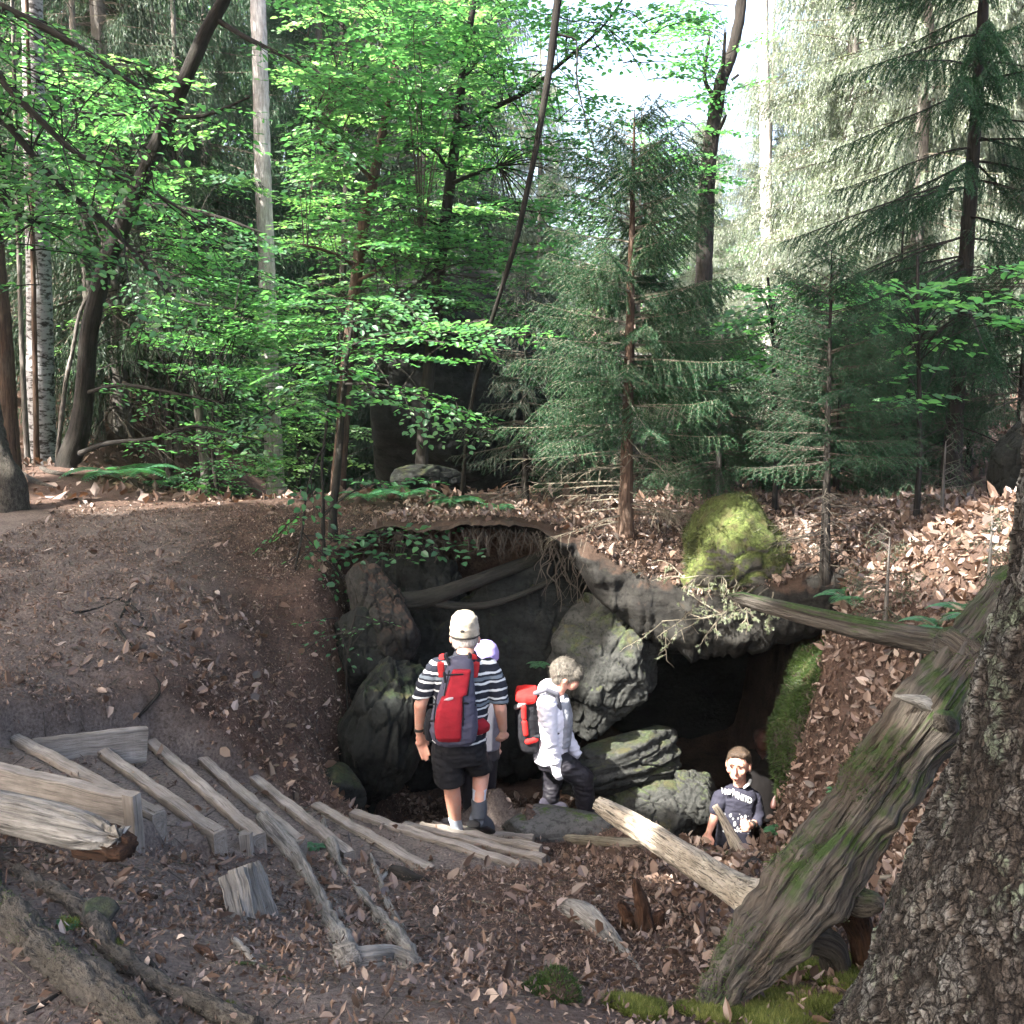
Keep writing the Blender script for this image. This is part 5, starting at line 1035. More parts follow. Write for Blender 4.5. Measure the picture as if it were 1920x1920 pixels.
# ---------------------------------------------------------------- broadleaf trees
beech('dark leaning beech trunk rising from the left crest with a curved foot',
      [(462,-130,11.3,.062),(424,-10,11.35,.068),(385,62,11.4,.075),(330,190,11.5,.082),(282,300,11.5,.088),(235,410,11.6,.095),(195,510,11.7,.10),(168,620,11.8,.105),(158,740,11.9,.112),(148,810,11.9,.13),(128,868,11.95,.15)],
      limbs=[[(404,36,11.4,.035),(470,75,11.2,.028),(560,118,11.0,.022),(650,160,10.9,.012)],[(326,220,11.5,.03),(390,215,11.3,.022),(468,182,11.2,.012)],[(252,384,11.6,.035),(330,388,11.2,.026),(420,410,11.0,.018),(500,440,10.9,.010)],[(222,448,11.6,.03),(280,500,11.2,.022),(340,560,10.9,.016),(440,580,10.7,.010)],[(155,738,11.9,.03),(230,722,11.5,.022),(330,738,11.3,.018),(420,755,11.2,.010)],[(150,850,11.7,.035),(200,832,11.4,.030),(290,822,11.2,.024),(360,800,11.1,.02),(440,815,11.0,.014),(500,828,11.0,.010)],[(325,190,11.5,.025),(230,215,11.2,.018),(150,210,11.0,.012)]],
      fills=[(280,520,330,720,11.3,13.2,60,.6,1.1),(430,660,40,330,10.4,11.6,30,.6,1.0),(120,320,160,420,11.8,13.2,22,.6,1.0),(330,520,600,760,11,12.6,22,.5,.9)], bark='bark_dark')
beech('beech outside the left border whose long leafy limbs reach into the picture',
      [(-420,-900,7.0,.10),(-330,300,7.2,.13),(-300,800,7.4,.15),(-300,1050,7.5,.16)],
      limbs=[[(-330,-60,7.1,.04),(-120,-30,7.0,.034),(0,12,6.9,.03),(140,84,6.9,.022),(262,165,6.9,.012)],[(-320,60,7.2,.04),(-100,100,7.1,.03),(20,240,7.0,.026),(110,345,7.0,.022),(205,425,7.0,.018),(330,560,7.0,.009)],[(-310,40,7.2,.035),(-80,80,7.0,.03),(55,205,6.8,.024),(140,285,6.8,.018),(240,332,6.8,.014),(390,425,6.8,.008)],[(-300,250,7.3,.03),(-60,330,7.2,.022),(60,420,7.1,.014)]],
      fills=[(-40,300,80,420,6.5,7.6,34,.45,.8),(-60,160,300,540,6.6,7.6,14,.45,.7),(-40,130,0,470,8,9.5,34,.5,.8)], bark='bark_dark', tone=.05, leaf=.066)
beech('slim black beech with forked limbs in the middle of the picture',
      [(905,-120,12.0,.03),(880,60,12.0,.042),(868,140,12.0,.05),(858,235,12.0,.058),(846,330,12.0,.064),(833,430,12.0,.068),(823,520,12.0,.07),(806,680,12.0,.075),(795,800,12.0,.08),(788,925,12.0,.085)],
      limbs=[[(856,245,12,.04),(920,205,11.8,.032),(990,170,11.6,.028),(1060,112,11.4,.022),(1130,50,11.2,.014),(1180,-20,11.1,.01)],[(845,345,12,.03),(880,330,11.8,.024),(935,312,11.6,.014)],[(838,318,12,.025),(822,290,11.9,.02),(800,272,11.8,.010)],[(832,432,12,.025),(812,418,12,.018),(786,404,11.9,.010)],[(866,150,12,.02),(888,125,11.9,.016),(906,100,11.8,.010)],[(826,500,12,.03),(760,548,11.5,.022),(700,580,11.2,.014),(640,600,11.0,.008)]],
      fills=[(740,1010,330,620,10.6,12.4,56,.6,1.1),(740,980,-20,330,10.8,12.6,56,.6,1.0),(960,1290,0,180,10.4,12,26,.5,.9),(980,1140,180,470,11,12.5,30,.5,.9)], tone=.03)
beech('reddish barked beech standing just left of the forked black beech',
      [(742,110,12.4,.035),(722,225,12.4,.05),(702,330,12.4,.062),(682,420,12.4,.07),(667,530,12.4,.075),(655,640,12.4,.08),(646,760,12.4,.085),(636,880,12.4,.095),(630,955,12.4,.105)],
      limbs=[[(700,340,12.4,.03),(660,300,12.2,.022),(600,270,12.0,.012)],[(668,530,12.4,.03),(720,500,12,.022),(790,470,11.8,.012)],[(672,500,12.4,.03),(610,470,12.1,.02),(545,455,11.9,.010)]],
      fills=[(540,800,160,420,11.2,13,60,.6,1.0),(520,780,420,660,11.2,13,50,.6,1.0),(540,880,-40,200,9.5,12.0,60,.6,1.0)], bark='bark_red')
beech('leafy beech sapling spreading bright flat sprays before the dark overhang',
      [(662,600,9.0,.012),(652,660,9.0,.02),(644,740,9.0,.026),(640,800,9.0,.03),(634,870,9.0,.034),(624,966,9.0,.042)],
      limbs=[[(652,650,9,.012),(720,628,8.9,.010),(800,622,8.8,.008),(900,628,8.7,.005)],[(646,720,9,.014),(720,722,8.8,.010),(800,748,8.7,.007),(880,778,8.6,.004)],[(646,700,9,.014),(590,680,8.9,.010),(520,690,8.8,.006)],[(642,770,9,.012),(580,752,8.8,.009),(510,770,8.7,.005)]],
      clusters=[(560,612,9,.8),(700,596,8.9,.9),(780,590,8.8,.8),(860,606,8.7,.8),(930,612,8.6,.8),(985,622,8.5,.6),(620,640,8.8,.8),(720,668,8.7,.8),(800,668,8.6,.7),(640,690,8.6,.8),(560,720,8.8,.8),(700,740,8.6,.7),(760,760,8.6,.6),(820,782,8.5,.6),(860,770,8.5,.45),(500,760,8.9,.7),(600,780,8.7,.7),(540,800,8.8,.6),(680,562,9,.8),(600,560,9.1,.8),(760,640,8.7,.8),(900,655,8.6,.6)], dens=1.25, tone=.12, droop=.10, leaf=.074)
beech('thin sapling with two wavy stems at the brink left of the curved log',
      [(640,620,8.7,.006),(620,720,8.7,.011),(612,800,8.7,.013),(604,870,8.7,.014),(606,930,8.7,.015),(606,984,8.7,.018)],
      limbs=[[(612,830,8.7,.008),(590,870,8.65,.009),(574,930,8.6,.010),(566,1000,8.5,.011),(550,1080,8.2,.012)]],
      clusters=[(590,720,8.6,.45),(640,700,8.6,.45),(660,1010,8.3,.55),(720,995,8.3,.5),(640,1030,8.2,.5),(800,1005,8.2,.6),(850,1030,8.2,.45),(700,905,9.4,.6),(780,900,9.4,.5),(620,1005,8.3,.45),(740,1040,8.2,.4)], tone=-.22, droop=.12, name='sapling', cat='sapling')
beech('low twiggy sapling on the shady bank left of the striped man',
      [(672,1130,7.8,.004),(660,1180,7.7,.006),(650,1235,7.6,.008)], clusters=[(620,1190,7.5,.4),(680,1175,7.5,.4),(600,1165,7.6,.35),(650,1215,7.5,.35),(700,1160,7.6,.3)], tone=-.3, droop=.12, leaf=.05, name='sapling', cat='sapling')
beech('gnarled dark broadleaf trunk against the white sky gap',
      [(1392,-60,14.5,.075),(1388,20,14.5,.08),(1372,100,14.5,.085),(1350,160,14.5,.095),(1340,220,14.5,.11),(1330,290,14.5,.115),(1324,380,14.5,.12),(1318,560,14.5,.13),(1312,800,14.5,.14)],
      limbs=[[(1340,215,14.5,.05),(1352,180,14.3,.04),(1356,120,14.2,.03),(1360,60,14.1,.02)],[(1336,260,14.5,.03),(1350,240,14.3,.028),(1362,215,14.2,.016)],[(1345,190,14.5,.04),(1322,150,14.5,.03),(1330,70,14.5,.02)],[(1385,140,14.4,.02),(1372,150,14.4,.02)]],
      fills=[(1230,1340,0,340,13.6,15.2,44,.5,.9),(1290,1380,280,360,13.8,15,6,.4,.7)], bark='bark_dark', amp=.02, leaf=.085)
beech('bright green shrub behind the thin spruce at the right', [(1440,520,9.2,.012),(1450,650,9.2,.018),(1455,860,9.2,.024)], fills=[(1400,1500,515,600,8.6,9.6,16,.4,.6),(1380,1490,600,720,8.8,9.6,10,.4,.6)], leaf=.10, tone=.22, name='shrub', cat='shrub')
beech('bright green shrub beside the tall dark spruce trunk', [(1720,480,8.2,.012),(1722,650,8.2,.018),(1724,860,8.2,.024)], fills=[(1620,1800,510,640,7.6,8.6,16,.4,.7),(1660,1760,640,760,7.6,8.6,7,.4,.6),(1850,1930,480,620,7.6,8.4,10,.4,.6)], leaf=.10, tone=.22, name='shrub', cat='shrub')
beech('pale leafy bush in the green dip behind the saplings', [(560,560,16,.02),(560,750,16,.03),(560,960,16,.04)], fills=[(470,660,560,760,15,17,26,.7,1.1),(470,660,760,940,14.5,17,30,.7,1.1)], leaf=.09, tone=.25, mat='far_leaf', name='bush', cat='bush')
beech('shady green bush low in the dip left of the pale trunk', [(400,760,15,.02),(400,850,15,.03),(410,960,15,.04)], fills=[(350,490,780,930,13.8,15.5,20,.6,1.0)], leaf=.08, tone=-.05, name='bush', cat='bush')
beech('loose leafy beech behind the leaning beech on the brown slope', [(330,150,15.5,.03),(325,400,15.5,.05),(320,650,15.5,.06),(318,860,15.5,.07)], fills=[(100,480,120,420,14,16.5,34,.8,1.3),(60,480,420,700,14,16.5,26,.8,1.2)], leaf=.10, mat='far_leaf', tone=.1)
beech('loose pale beech behind the reddish beech', [(640,0,15.5,.04),(650,300,15.5,.05),(640,600,15.5,.06),(640,900,15.5,.08)], fills=[(540,900,-20,300,14,16.5,40,.8,1.3),(540,900,300,560,14,16.5,30,.8,1.2)], leaf=.10, mat='far_leaf', tone=.15)
# dead leaning stem
dd_ = thing('dead_tree', GB(880, 11.0), 'thin black dead stem leaning from the middle up to the right', 'dead tree')
wood('trunk', [(1062,-90,9.6,.040),(1046,0,9.6,.038),(1030,130,9.6,.036),(1008,260,9.6,.030),(990,350,9.65,.028),(968,450,9.7,.028),(944,530,9.8,.024),(905,660,10.2,.022),(878,800,10.6,.024),(866,930,11.0,.028)], None, 'bark_dark', ns=14, m=90, amp=.004, parent=dd_)
wood('branch', [(1035,62,9.6,.014),(1060,68,9.6,.012),(1080,76,9.6,.009),(1082,150,9.6,.008),(1100,230,9.6,.006),(1130,330,9.6,.004)], None, 'bark_dark', ns=8, m=40, amp=.002, parent=dd_)

# ---------------------------------------------------------------- conifers in the middle distance
b = G(1172, 1006); top = U(1190, 205, b[1]); h = top[2] - b[2]
tm, cm = spruce_geo(h, 1.28, .062, gap=.150, nb=8, t_live=.30, droop=.36, tw=.40, tws=.027, nl=.026, nw=.0052, nsp=.0029, hang=.14, seed=21, prof=.52, bdroop=(-.02, .20), top_lean=(top[0] - b[0], 0), tone=.48, tvar=.16)
place('spruce_tree', 'young full spruce standing in the centre on the brink of the hollow', b, tm, cm, 'needle', 'bark_red', 'pale_twig')
b = G(1546, 1088); top = U(1560, 462, b[1]); h = top[2] - b[2]
tm, cm = spruce_geo(h, .85, .034, gap=.11, nb=7, t_live=.36, droop=.22, tw=.32, tws=.026, nl=.024, nw=.0050, nsp=.0038, hang=.1, seed=22, prof=.55, bdroop=(.02, .22), top_lean=(top[0] - b[0], 0), tone=.42)
place('spruce_tree', 'thin sparse spruce with dead lower twigs right of the mossy boulder', b, tm, cm, 'needle', 'bark_dark', 'twig')
b = G(1781, 918); D = b[1]; t0 = U(1845, 0, D); kx = (t0[0] - b[0]) / (t0[2] - b[2]); h = 8.2
tm, cm = spruce_geo(h, 2.0, .088, gap=.22, nb=6, t_live=.24, droop=.45, tw=.46, tws=.026, nl=.026, nw=.0060, nsp=.0036, hang=.32, zmax=6.5, seed=23, prof=.50, bdroop=(-.16, .34), top_lean=(kx * h, 0), tone=.36, az=(3.5, 1.5))
place('spruce_tree', 'tall dark spruce trunk with drooping branches near the right border', b, tm, cm, 'needle', 'bark_dark', 'bark_dark')
b = GB(960, 10.4); tm, cm = spruce_geo(2.4, .85, .03, gap=.14, nb=6, t_live=.2, droop=.3, tw=.3, tws=.035, nl=.024, nw=.005, nsp=.0042, seed=24, prof=.6, tone=.25)
place('spruce_tree', 'small dim spruce in front of the dark overhanging boulder', GB(985, 10.2), tm, cm, 'dim_needle', 'bark_dark', 'twig')
tm, cm = spruce_geo(1.9, .95, .03, gap=.13, nb=6, t_live=.15, droop=.3, tw=.34, tws=.032, nl=.024, nw=.005, nsp=.0042, seed=25, prof=.6, tone=.5)
place('spruce_tree', 'low bushy spruce between the central spruce and the thin one', GB(1345, 10.0), tm, cm, 'needle', 'bark_grey', 'twig')
tm, cm = spruce_geo(3.2, 1.1, .04, gap=.16, nb=6, t_live=.25, droop=.35, tw=.36, tws=.034, nl=.024, nw=.005, nsp=.0045, seed=26, prof=.6, tone=.35)
s1 = place('spruce_tree', 'dark young spruce behind the tall trunk at the right border', GB(1900, 9.6), tm, cm, 'needle', 'bark_dark', 'twig')
place('spruce_tree', 'dark young spruce filling the gap left of the tall right trunk', GB(1665, 11.4), None, None, None, None, rz=1.3, shared=s1[1])
tm, cm = spruce_geo(1.5, .72, .022, gap=.12, nb=6, t_live=.08, droop=.3, tw=.32, tws=.034, nl=.026, nw=.0058, nsp=.0045, seed=61, prof=.6, tone=.4)
s2 = None
for lab, px, D, rz, sc_ in [('bushy young spruce in the undergrowth left of the central spruce foot', 1075, 11.2, 0., .9), ('bushy young spruce in the undergrowth right behind the central spruce', 1260, 11.0, 1., 1.15), ('bushy young spruce behind the mossy boulder', 1440, 10.6, 2., 1.05), ('bushy young spruce behind the thin sparse spruce', 1565, 10.2, 3., 1.2), ('bushy young spruce left of the tall dark trunk foot', 1690, 10.0, 4., 1.1), ('bushy young spruce behind the tall dark trunk foot', 1810, 10.8, 5., 1.3), ('small bushy spruce deeper in the undergrowth at centre right', 1350, 12.6, 5.6, 1.4), ('small bushy spruce deeper behind the green shrub', 1500, 13.0, .7, 1.5), ('small bushy spruce deeper left of the tall dark trunk', 1630, 12.8, 1.7, 1.5), ('small bushy spruce deeper right of the tall dark trunk', 1760, 13.2, 2.7, 1.6), ('small bushy spruce by the sunlit boulder', 1140, 13.0, 4.7, 1.3)]:
    r_, s2 = place('spruce_tree', lab, GB(px, D), tm, cm, 'needle', 'bark_dark', 'twig', 'young spruces in the undergrowth', rz, sc_, shared=s2)
tm, cm = spruce_geo(.55, .34, .010, gap=.09, nb=4, t_live=.0, t_dead=.0, droop=.1, tw=.16, tws=.03, nl=.016, nw=.0026, nsp=.005, seed=27, prof=.7, bdroop=(.1, .1), tone=.6)
sd = place('spruce_seedling', 'small spruce seedling on the leafy slope above the dead branch', G(1660, 1165), tm, cm, 'needle', 'bark_grey', 'twig', cat='seedling')
place('spruce_seedling', 'small spruce seedling beside the right bark trunk', G(1850, 1135), None, None, None, None, rz=2.0, sc=.9, shared=sd[1], cat='seedling')
place('spruce_seedling', 'bluish spruce seedling at the top of the leafy slope', G(1765, 962), None, None, None, None, rz=4.0, sc=1.1, shared=sd[1], cat='seedling')
# twig that hangs over the cave mouth
hb = MB(); g = np.random.default_rng(9); NP = []; ND = []
def hang_twig(p, d, L, r, lev):
    n = 7; pts = [p]
    for k in range(n):
        d = nrm(d + g.normal(0, .15, 3) + A([0, 0, -.015])); pts.append(pts[-1] + d * L / n)
    pts = A(pts); prisms(hb, pts[:-1], pts[1:], np.linspace(r, r * .5, n), np.linspace(r * .9, r * .4, n), .5, 1)
    if lev < 2:
        for k in range(2, n + 1):
            for _ in range(2 if lev == 0 else 1): hang_twig(pts[k], nrm(d * .5 + nrm(g.normal(size=3)) * .8 + A([-.1, -.2, -.3])), L * g.uniform(.16, .36), r * .6, lev + 1)
    elif g.uniform() < .55:
        m = 34; w = g.uniform(.3, 1, m) * (n - .01); ki = w.astype(int); fr = (w - ki)[:, None]
        NP.append(pts[ki] * (1 - fr) + pts[ki + 1] * fr); ND.append(nrm(d * .9 + nrm(g.normal(size=(m, 3))) * .8))
for (a_, b_, r_) in [((1470,1085,7.9),(1260,1135,7.4),.010), ((1440,1092,7.9),(1310,1130,7.4),.009), ((1440,1102,7.7),(1375,1150,7.4),.008), ((1450,1110,7.6),(1440,1160,7.4),.007), ((1420,1095,7.8),(1345,1150,7.4),.007)]:
    p0, p1 = U(*a_), U(*b_); hang_twig(p0, nrm(p1 - p0), np.linalg.norm(p1 - p0), r_, 0)
needles(hb, np.concatenate(NP), np.concatenate(ND), .022, .005, np.clip(g.normal(.75, .2, sum(len(q) for q in NP)), 0, 1), 0)
tag(hb.obj('spruce_branch', [M['lichen_needle'], M['pale_twig']]), 'pale lichen grey spruce branch hanging before the dark cave mouth', 'branch')

# ---------------------------------------------------------------- background trees
def bigspruce(seed, h, r, tone=.45, **k):
    kw = dict(gap=.34, nb=8, t_live=.06, droop=.5, tw=.80, tws=.062, nl=.075, nw=.016, nsp=.012, hang=.75, align=1.5, seed=seed, prof=.55, bdroop=(-.12, .30), tone=tone, tvar=.2, zmax=k.pop('zmax', 14)); kw.update(k)
    return spruce_geo(h, r, .16, **kw)
tA = bigspruce(41, 17, 2.6); mA = None
pl = [('dark spruce in the second row behind the leaning beech', 150, 24., 'dim_needle', .4, 1.1, 'A'), ('green spruce in the second row at the left border', -60, 25., 'needle', 3.4, 1.1, 'A'), ('green spruce in the second row left of the pale trunk', 330, 27., 'needle', 5.1, 1.15, 'A'), ('green spruce in the second row right of the pale trunk', 540, 29., 'needle', 1.1, 1.2, 'A'), ('dim spruce in the second row behind the reddish beech', 710, 28., 'dim_needle', 2.6, 1.15, 'A'), ('dim spruce in the second row behind the forked black beech', 890, 30., 'dim_needle', .9, 1.1, 'A'), ('pale spruce in the second row behind the thin spruce', 1600, 26., 'sunlit_needle', .2, 1.0, 'A'), ('pale spruce in the second row behind the tall dark trunk', 1750, 27., 'sunlit_needle', 5.2, 1.1, 'A'), ('pale spruce in the second row near the right border', 1900, 26., 'sunlit_needle', 2.0, 1.1, 'A'), ('low pale spruce under the white gap beside the gnarled trunk', 1310, 25., 'sunlit_needle', 2.4, .52, 'A'), ('dark drooping spruce behind the leaning beech at upper left', 235, 16.0, 'dim_needle', 0.0, 1.0, 'A'),
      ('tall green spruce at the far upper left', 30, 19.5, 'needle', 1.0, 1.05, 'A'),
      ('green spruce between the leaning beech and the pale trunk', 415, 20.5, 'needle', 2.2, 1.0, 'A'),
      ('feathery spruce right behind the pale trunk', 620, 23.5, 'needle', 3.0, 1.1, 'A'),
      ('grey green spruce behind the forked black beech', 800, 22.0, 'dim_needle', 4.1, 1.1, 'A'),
      ('pale spruce behind the thin leaning dead stem', 1010, 26.0, 'sunlit_needle', 5.0, .70, 'A'),
      ('pale spruce behind the top of the central spruce', 1190, 24.5, 'sunlit_needle', .6, .50, 'A'),
      ('sunlit pale spruce right of the white sky gap', 1560, 19.0, 'sunlit_needle', 1.7, .92, 'A'),
      ('sunlit pale spruce left of the tall dark trunk', 1690, 17.0, 'sunlit_needle', 2.8, .85, 'A'),
      ('sunlit pale spruce behind the tall dark trunk', 1830, 20.0, 'sunlit_needle', 3.9, 1.0, 'A'),
      ('sunlit pale spruce at the upper right corner', 1985, 17.5, 'sunlit_needle', 4.6, 1.0, 'A'),
      ('low sunlit spruce under the white sky gap', 1420, 24.0, 'sunlit_needle', 5.5, .60, 'A')]
cache = {}
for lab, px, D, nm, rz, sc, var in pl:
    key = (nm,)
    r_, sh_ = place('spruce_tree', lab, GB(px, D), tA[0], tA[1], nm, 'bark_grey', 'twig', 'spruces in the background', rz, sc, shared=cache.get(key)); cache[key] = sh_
# dead spruces on the brown slope
tD = spruce_geo(9, 2.3, .11, gap=.26, nb=7, t_live=2.0, droop=.5, tw=.55, tws=.03, hang=.5, seed=52, prof=.35, bdroop=(-.25, .35), zmax=7)
shd = None
for lab, px, D, rz in [('bare dead spruce with drooping twigs on the brown slope behind the leaning beech', 190, 15.5, 0.), ('bare dead spruce lower on the brown slope', 330, 16.5, 2.3)]:
    r_, shd = place('dead_spruce', lab, GB(px, D), tD[0], tD[1], 'needle', 'bark_grey', 'twig', 'dead spruces on the slope', rz, 1.0, shared=shd)
def pole(name, label, rows, bark, base_px=None, ns=20, amp=.008, cat='tree', group=None):
    P = A([[*U(*q[:3]), q[3]] for q in rows]); b = P[-1, :3].copy(); b[2] = float(surf(b[0], b[1])); 
    if P[-1, 2] > b[2]: P = np.concatenate([P, [[b[0], b[1], b[2] - .1, P[-1, 3] * 1.15]]])
    r = thing(name, b, label, cat, group); mb = MB(); tube(mb, P, ns, 120, fib(amp, 22, 5, int(rows[0][0]))); mb.obj('trunk', M[bark], r, smooth=True); return r
pole('spruce_tree', 'tall pale grey trunk standing left of centre', [(480,-80,17,.125),(487,100,17,.13),(492,300,17,.138),(500,500,17,.142),(507,720,17,.15),(518,945,17,.165)], 'bark_pale', amp=.014)
pole('spruce_tree', 'slim pale trunk in the white sky gap', [(1430,-80,21,.10),(1432,120,21,.11),(1436,300,21,.12),(1440,600,21,.13),(1440,820,21,.14)], 'bark_pale', amp=.015)
pole('tree', 'thin grey trunk in the green dip', [(318,-100,15.5,.03),(352,560,15.5,.06),(366,700,15.5,.072),(376,800,15.5,.076),(386,900,15.5,.08)], 'bark_grey')
pole('tree', 'brown trunk cut by the left border', [(-40,-100,11,.08),(-14,420,11,.10),(2,600,11,.105),(10,720,11,.11),(16,860,11,.13)], 'bark_red', amp=.012)
pole('tree', 'mossy flared trunk foot at the left border', [(-48,200,9.7,.095),(-34,600,9.7,.105),(-22,760,9.7,.115),(-10,840,9.65,.13),(2,880,9.62,.16),(8,905,9.6,.20)], 'root_bark', amp=.02)
pole('birch_tree', 'white birch trunk between the brown trunks at the left', [(58,-150,13.2,.12),(66,300,13.2,.14),(74,560,13.2,.16),(76,720,13.2,.175),(80,862,13.2,.19)], 'birch_bark')
pole('tree', 'thin dark stem before the white birch', [(48,-100,12.4,.02),(62,500,12.4,.03),(66,700,12.4,.033),(69,858,12.4,.04)], 'bark_red')
pole('tree', 'thin grey stem at the foot of the white birch', [(20,-100,12.6,.02),(38,560,12.6,.03),(44,720,12.6,.034),(52,862,12.6,.04)], 'bark_grey')
pole('tree', 'pale bowed thin stem near the leaning beech', [(180,535,12.2,.022),(152,580,12.2,.024),(136,660,12.2,.026),(122,725,12.2,.028),(108,860,12.3,.03)], 'bark_grey')
rt = MB()
for rows_ in [[(8,870,.07),(40,892,.055),(70,905,.035),(105,915,.012)],[(-5,880,.08),(20,905,.07),(48,918,.04)],[(60,868,.03),(90,884,.035),(130,892,.025)]]:
    tube(rt, A([[*G(q[0], q[1], q[2] * .3), q[2]] for q in rows_]), 12, 24, fib(.012, 20, 3))
tag(rt.obj('tree_root', M['root_bark'], smooth=True), 'spreading roots of the flared trunk on the left crest', 'root')
# far wood behind everything
ff = MB(); g = np.random.default_rng(77); PP, AA, NN, SS, RR = [], [], [], [], []
for k in range(900):
    D = g.uniform(27, 42); px = g.uniform(-260, 2180); lim = 40 if px < 940 else (430 if px < 1330 else (520 if px < 1500 else 250)); py = g.uniform(lim, 900) if g.uniform() < .9 else g.uniform(lim - 80, lim)
    c = U(px, py, D); n = 120; p = c + g.normal(size=(n, 3)) * A([.8, .8, .45]); PP.append(p); AA.append(g.normal(size=(n, 3)) * A([1, 1, .5])); NN.append(g.normal(size=(n, 3)) * .6 + A([0, -.2, 1])); SS.append(g.uniform(.12, .26, n)); RR.append(np.clip(g.normal(.5, .15, n) + g.normal(0, .15), 0, 1))
leaves(ff, np.concatenate(PP), np.concatenate(AA), np.concatenate(NN), np.concatenate(SS), np.concatenate(RR), .34, .08, 0, True)
tag(ff.obj('far_foliage', M['far_leaf']), 'mass of pale green far woodland foliage', None, None, 'stuff')
# ferns
def fern(px, py, label, n=9, L=.55, seed=0, mat='fern'):
    b = G(px, py); g = np.random.default_rng(300 + seed); mb = MB()
    for k in range(n):
        a = 2 * np.pi * k / n + g.uniform(-.3, .3); o = A([math.cos(a), math.sin(a), 0]); Lk = L * g.uniform(.7, 1.1); q = np.linspace(0, 1, 22)
        ax = b + o * (Lk * q * .85)[:, None] + A([0, 0, 1.]) * (Lk * (.85 * q - .75 * q ** 2))[:, None]; prisms(mb, ax[:-1], ax[1:], .0025, .0015, .3, 0)
        sd = A([-o[1], o[0], 0]); T = np.gradient(ax, axis=0)
        for s in (-1, 1):
            i = np.arange(3, 22); w = Lk * .24 * np.sin(np.pi * np.clip(q[i] * .9 + .06, 0, 1)); leaves(mb, ax[i], sd * s + nrm(T[i]) * .35 + A([0, 0, -.12]), np.cross(sd, o)[None] * 0 + A([0, 0, 1.]) + g.normal(0, .1, (19, 3)), w + .012, np.clip(g.normal(.5, .2, 19), 0, 1), .13, .03, 0, True)
    tag(mb.obj('fern', M[mat], org=b), label, 'fern')
fern(232, 905, 'feathery green fern below the leaning beech foot', 11, .8, 1); fern(300, 915, 'low fern on the crest right of the leaning beech foot', 9, .6, 2); fern(430, 935, 'fern at the crest before the pale trunk', 10, .7, 3)
fern(1835, 1170, 'small fern under the right bark trunk', 8, .35, 4); fern(1770, 1190, 'small fern above the junction of the dead branch', 8, .3, 5); fern(1590, 1130, 'fern on the leaf slope near the thin spruce', 7, .3, 6)
fern(1010, 1250, 'small green plant on the dark rock left of the white jacket', 7, .14, 13); fern(760, 935, 'dark fern on the level ground before the dark overhang', 9, .45, 14); fern(690, 940, 'dark fern beside the slim beech foot', 8, .4, 15); fern(850, 950, 'dark fern on the rim above the curved log', 9, .4, 16); fern(930, 960, 'small fern on the rim above the hollow', 8, .3, 17)
fern(590, 1590, 'tiny bright green plant between the claw roots', 7, .07, 7); fern(125, 1735, 'tiny green plant on the mossy root', 6, .05, 8); fern(1460, 1560, 'small green plant at the boy\'s side of the bank', 6, .12, 9); fern(1575, 1490, 'small green leafy plant on the brown leaf bank', 6, .12, 10)
fern(1260, 880, 'bright green plant behind the trunk of the central spruce', 7, .35, 11); fern(1080, 885, 'green leafy plant left of the central spruce foot', 7, .35, 12)
# ---------------------------------------------------------------- leaf litter
def scatter(n, box, dens, size, name, mat, label, simple=False, tilt=.35, colm=.5, cols=.2, wid=(.25,.42), seed=0, lift=.006, near=False):
    g = np.random.default_rng(seed); x = g.uniform(box[0], box[1], n); y = g.uniform(box[2], box[3], n)
    k = g.uniform(size=n) < dens(x, y); x, y = x[k], y[k]; z = surf(x, y); nn = surf_n(x, y); m = len(x)
    keep = (nn[:, 2] > .30) | ((nn[:, 2] > .10) & (g.uniform(size=m) < .8)); x, y, z, nn = x[keep], y[keep], z[keep], nn[keep]; m = len(x)
    P = np.stack([x, y, z], -1) + nn * (lift + g.uniform(0, .018, (m, 1)))
    mb = MB(); leaves(mb, P, g.normal(size=(m, 3)), nn + g.normal(0, tilt, (m, 3)), size * (np.clip(.55 + .13 * (y - 1.8), .55, 1.05) if near else 1.0) * np.clip(g.lognormal(-.12, .42, m), .3, 1.9), np.clip(g.normal(colm, cols, m), 0, 1), g.uniform(*wid, m), g.uniform(-.1, .42, m), 0, simple, g.normal(0, .5, m))
    return tag(mb.obj(name, M[mat]), label, None, None, 'stuff')
def pitm(x, y): return psdf(x, y, PIT) < -.1
def d_all(x, y):
    r = sstep(.55, 1.3, x - .10 * (y - 5)) * sstep(2.3, 3.2, y + .4 * x)          # right slopes: thick leaf litter
    c = .08 + .16 * sstep(.0, .3, fbm(P3(x * 1.2, y * 1.2, 5), 3))
    r = np.maximum(r, .45 * sstep(7.9, 8.4, y) * sstep(-1.3, -.9, x))
    c = c * np.where(x < -1.2, .55, 1)
    left = sstep(-1.0, -1.9, x) * sstep(6.3, 7.3, y)
    bank = np.exp(-((x + 1.9) ** 2 / .6 + (y - 6.4) ** 2 / .9)) * .32
    d = np.maximum(r, c * (1 - .72 * left)); d = np.maximum(d, bank)
    for poly, tz in TREADS: d = np.where(psdf(x, y, poly) < .02, .03, d)
    d = np.where(psdf(x, y, [(-2.2, 1.4), (-.25, 1.4), (-.5, 3.0), (-.8, 4.3), (-1.5, 4.4), (-2.3, 3.2)]) < 0, .10, d)
    return np.where(pitm(x, y), .35, d)
scatter(120000, (-4.5, 4.2, 1.5, 10.2), d_all, .046, 'leaf_litter', 'litter', 'dry brown beech leaves littering the ground', colm=.48, cols=.24, tilt=.5, seed=1, near=True)
scatter(16000, (-7, 7, 9.8, 16), lambda x, y: .28 + 0 * x, .09, 'leaf_litter', 'litter', 'dry leaves on the level ground beyond the hollow', True, colm=.45, seed=2)
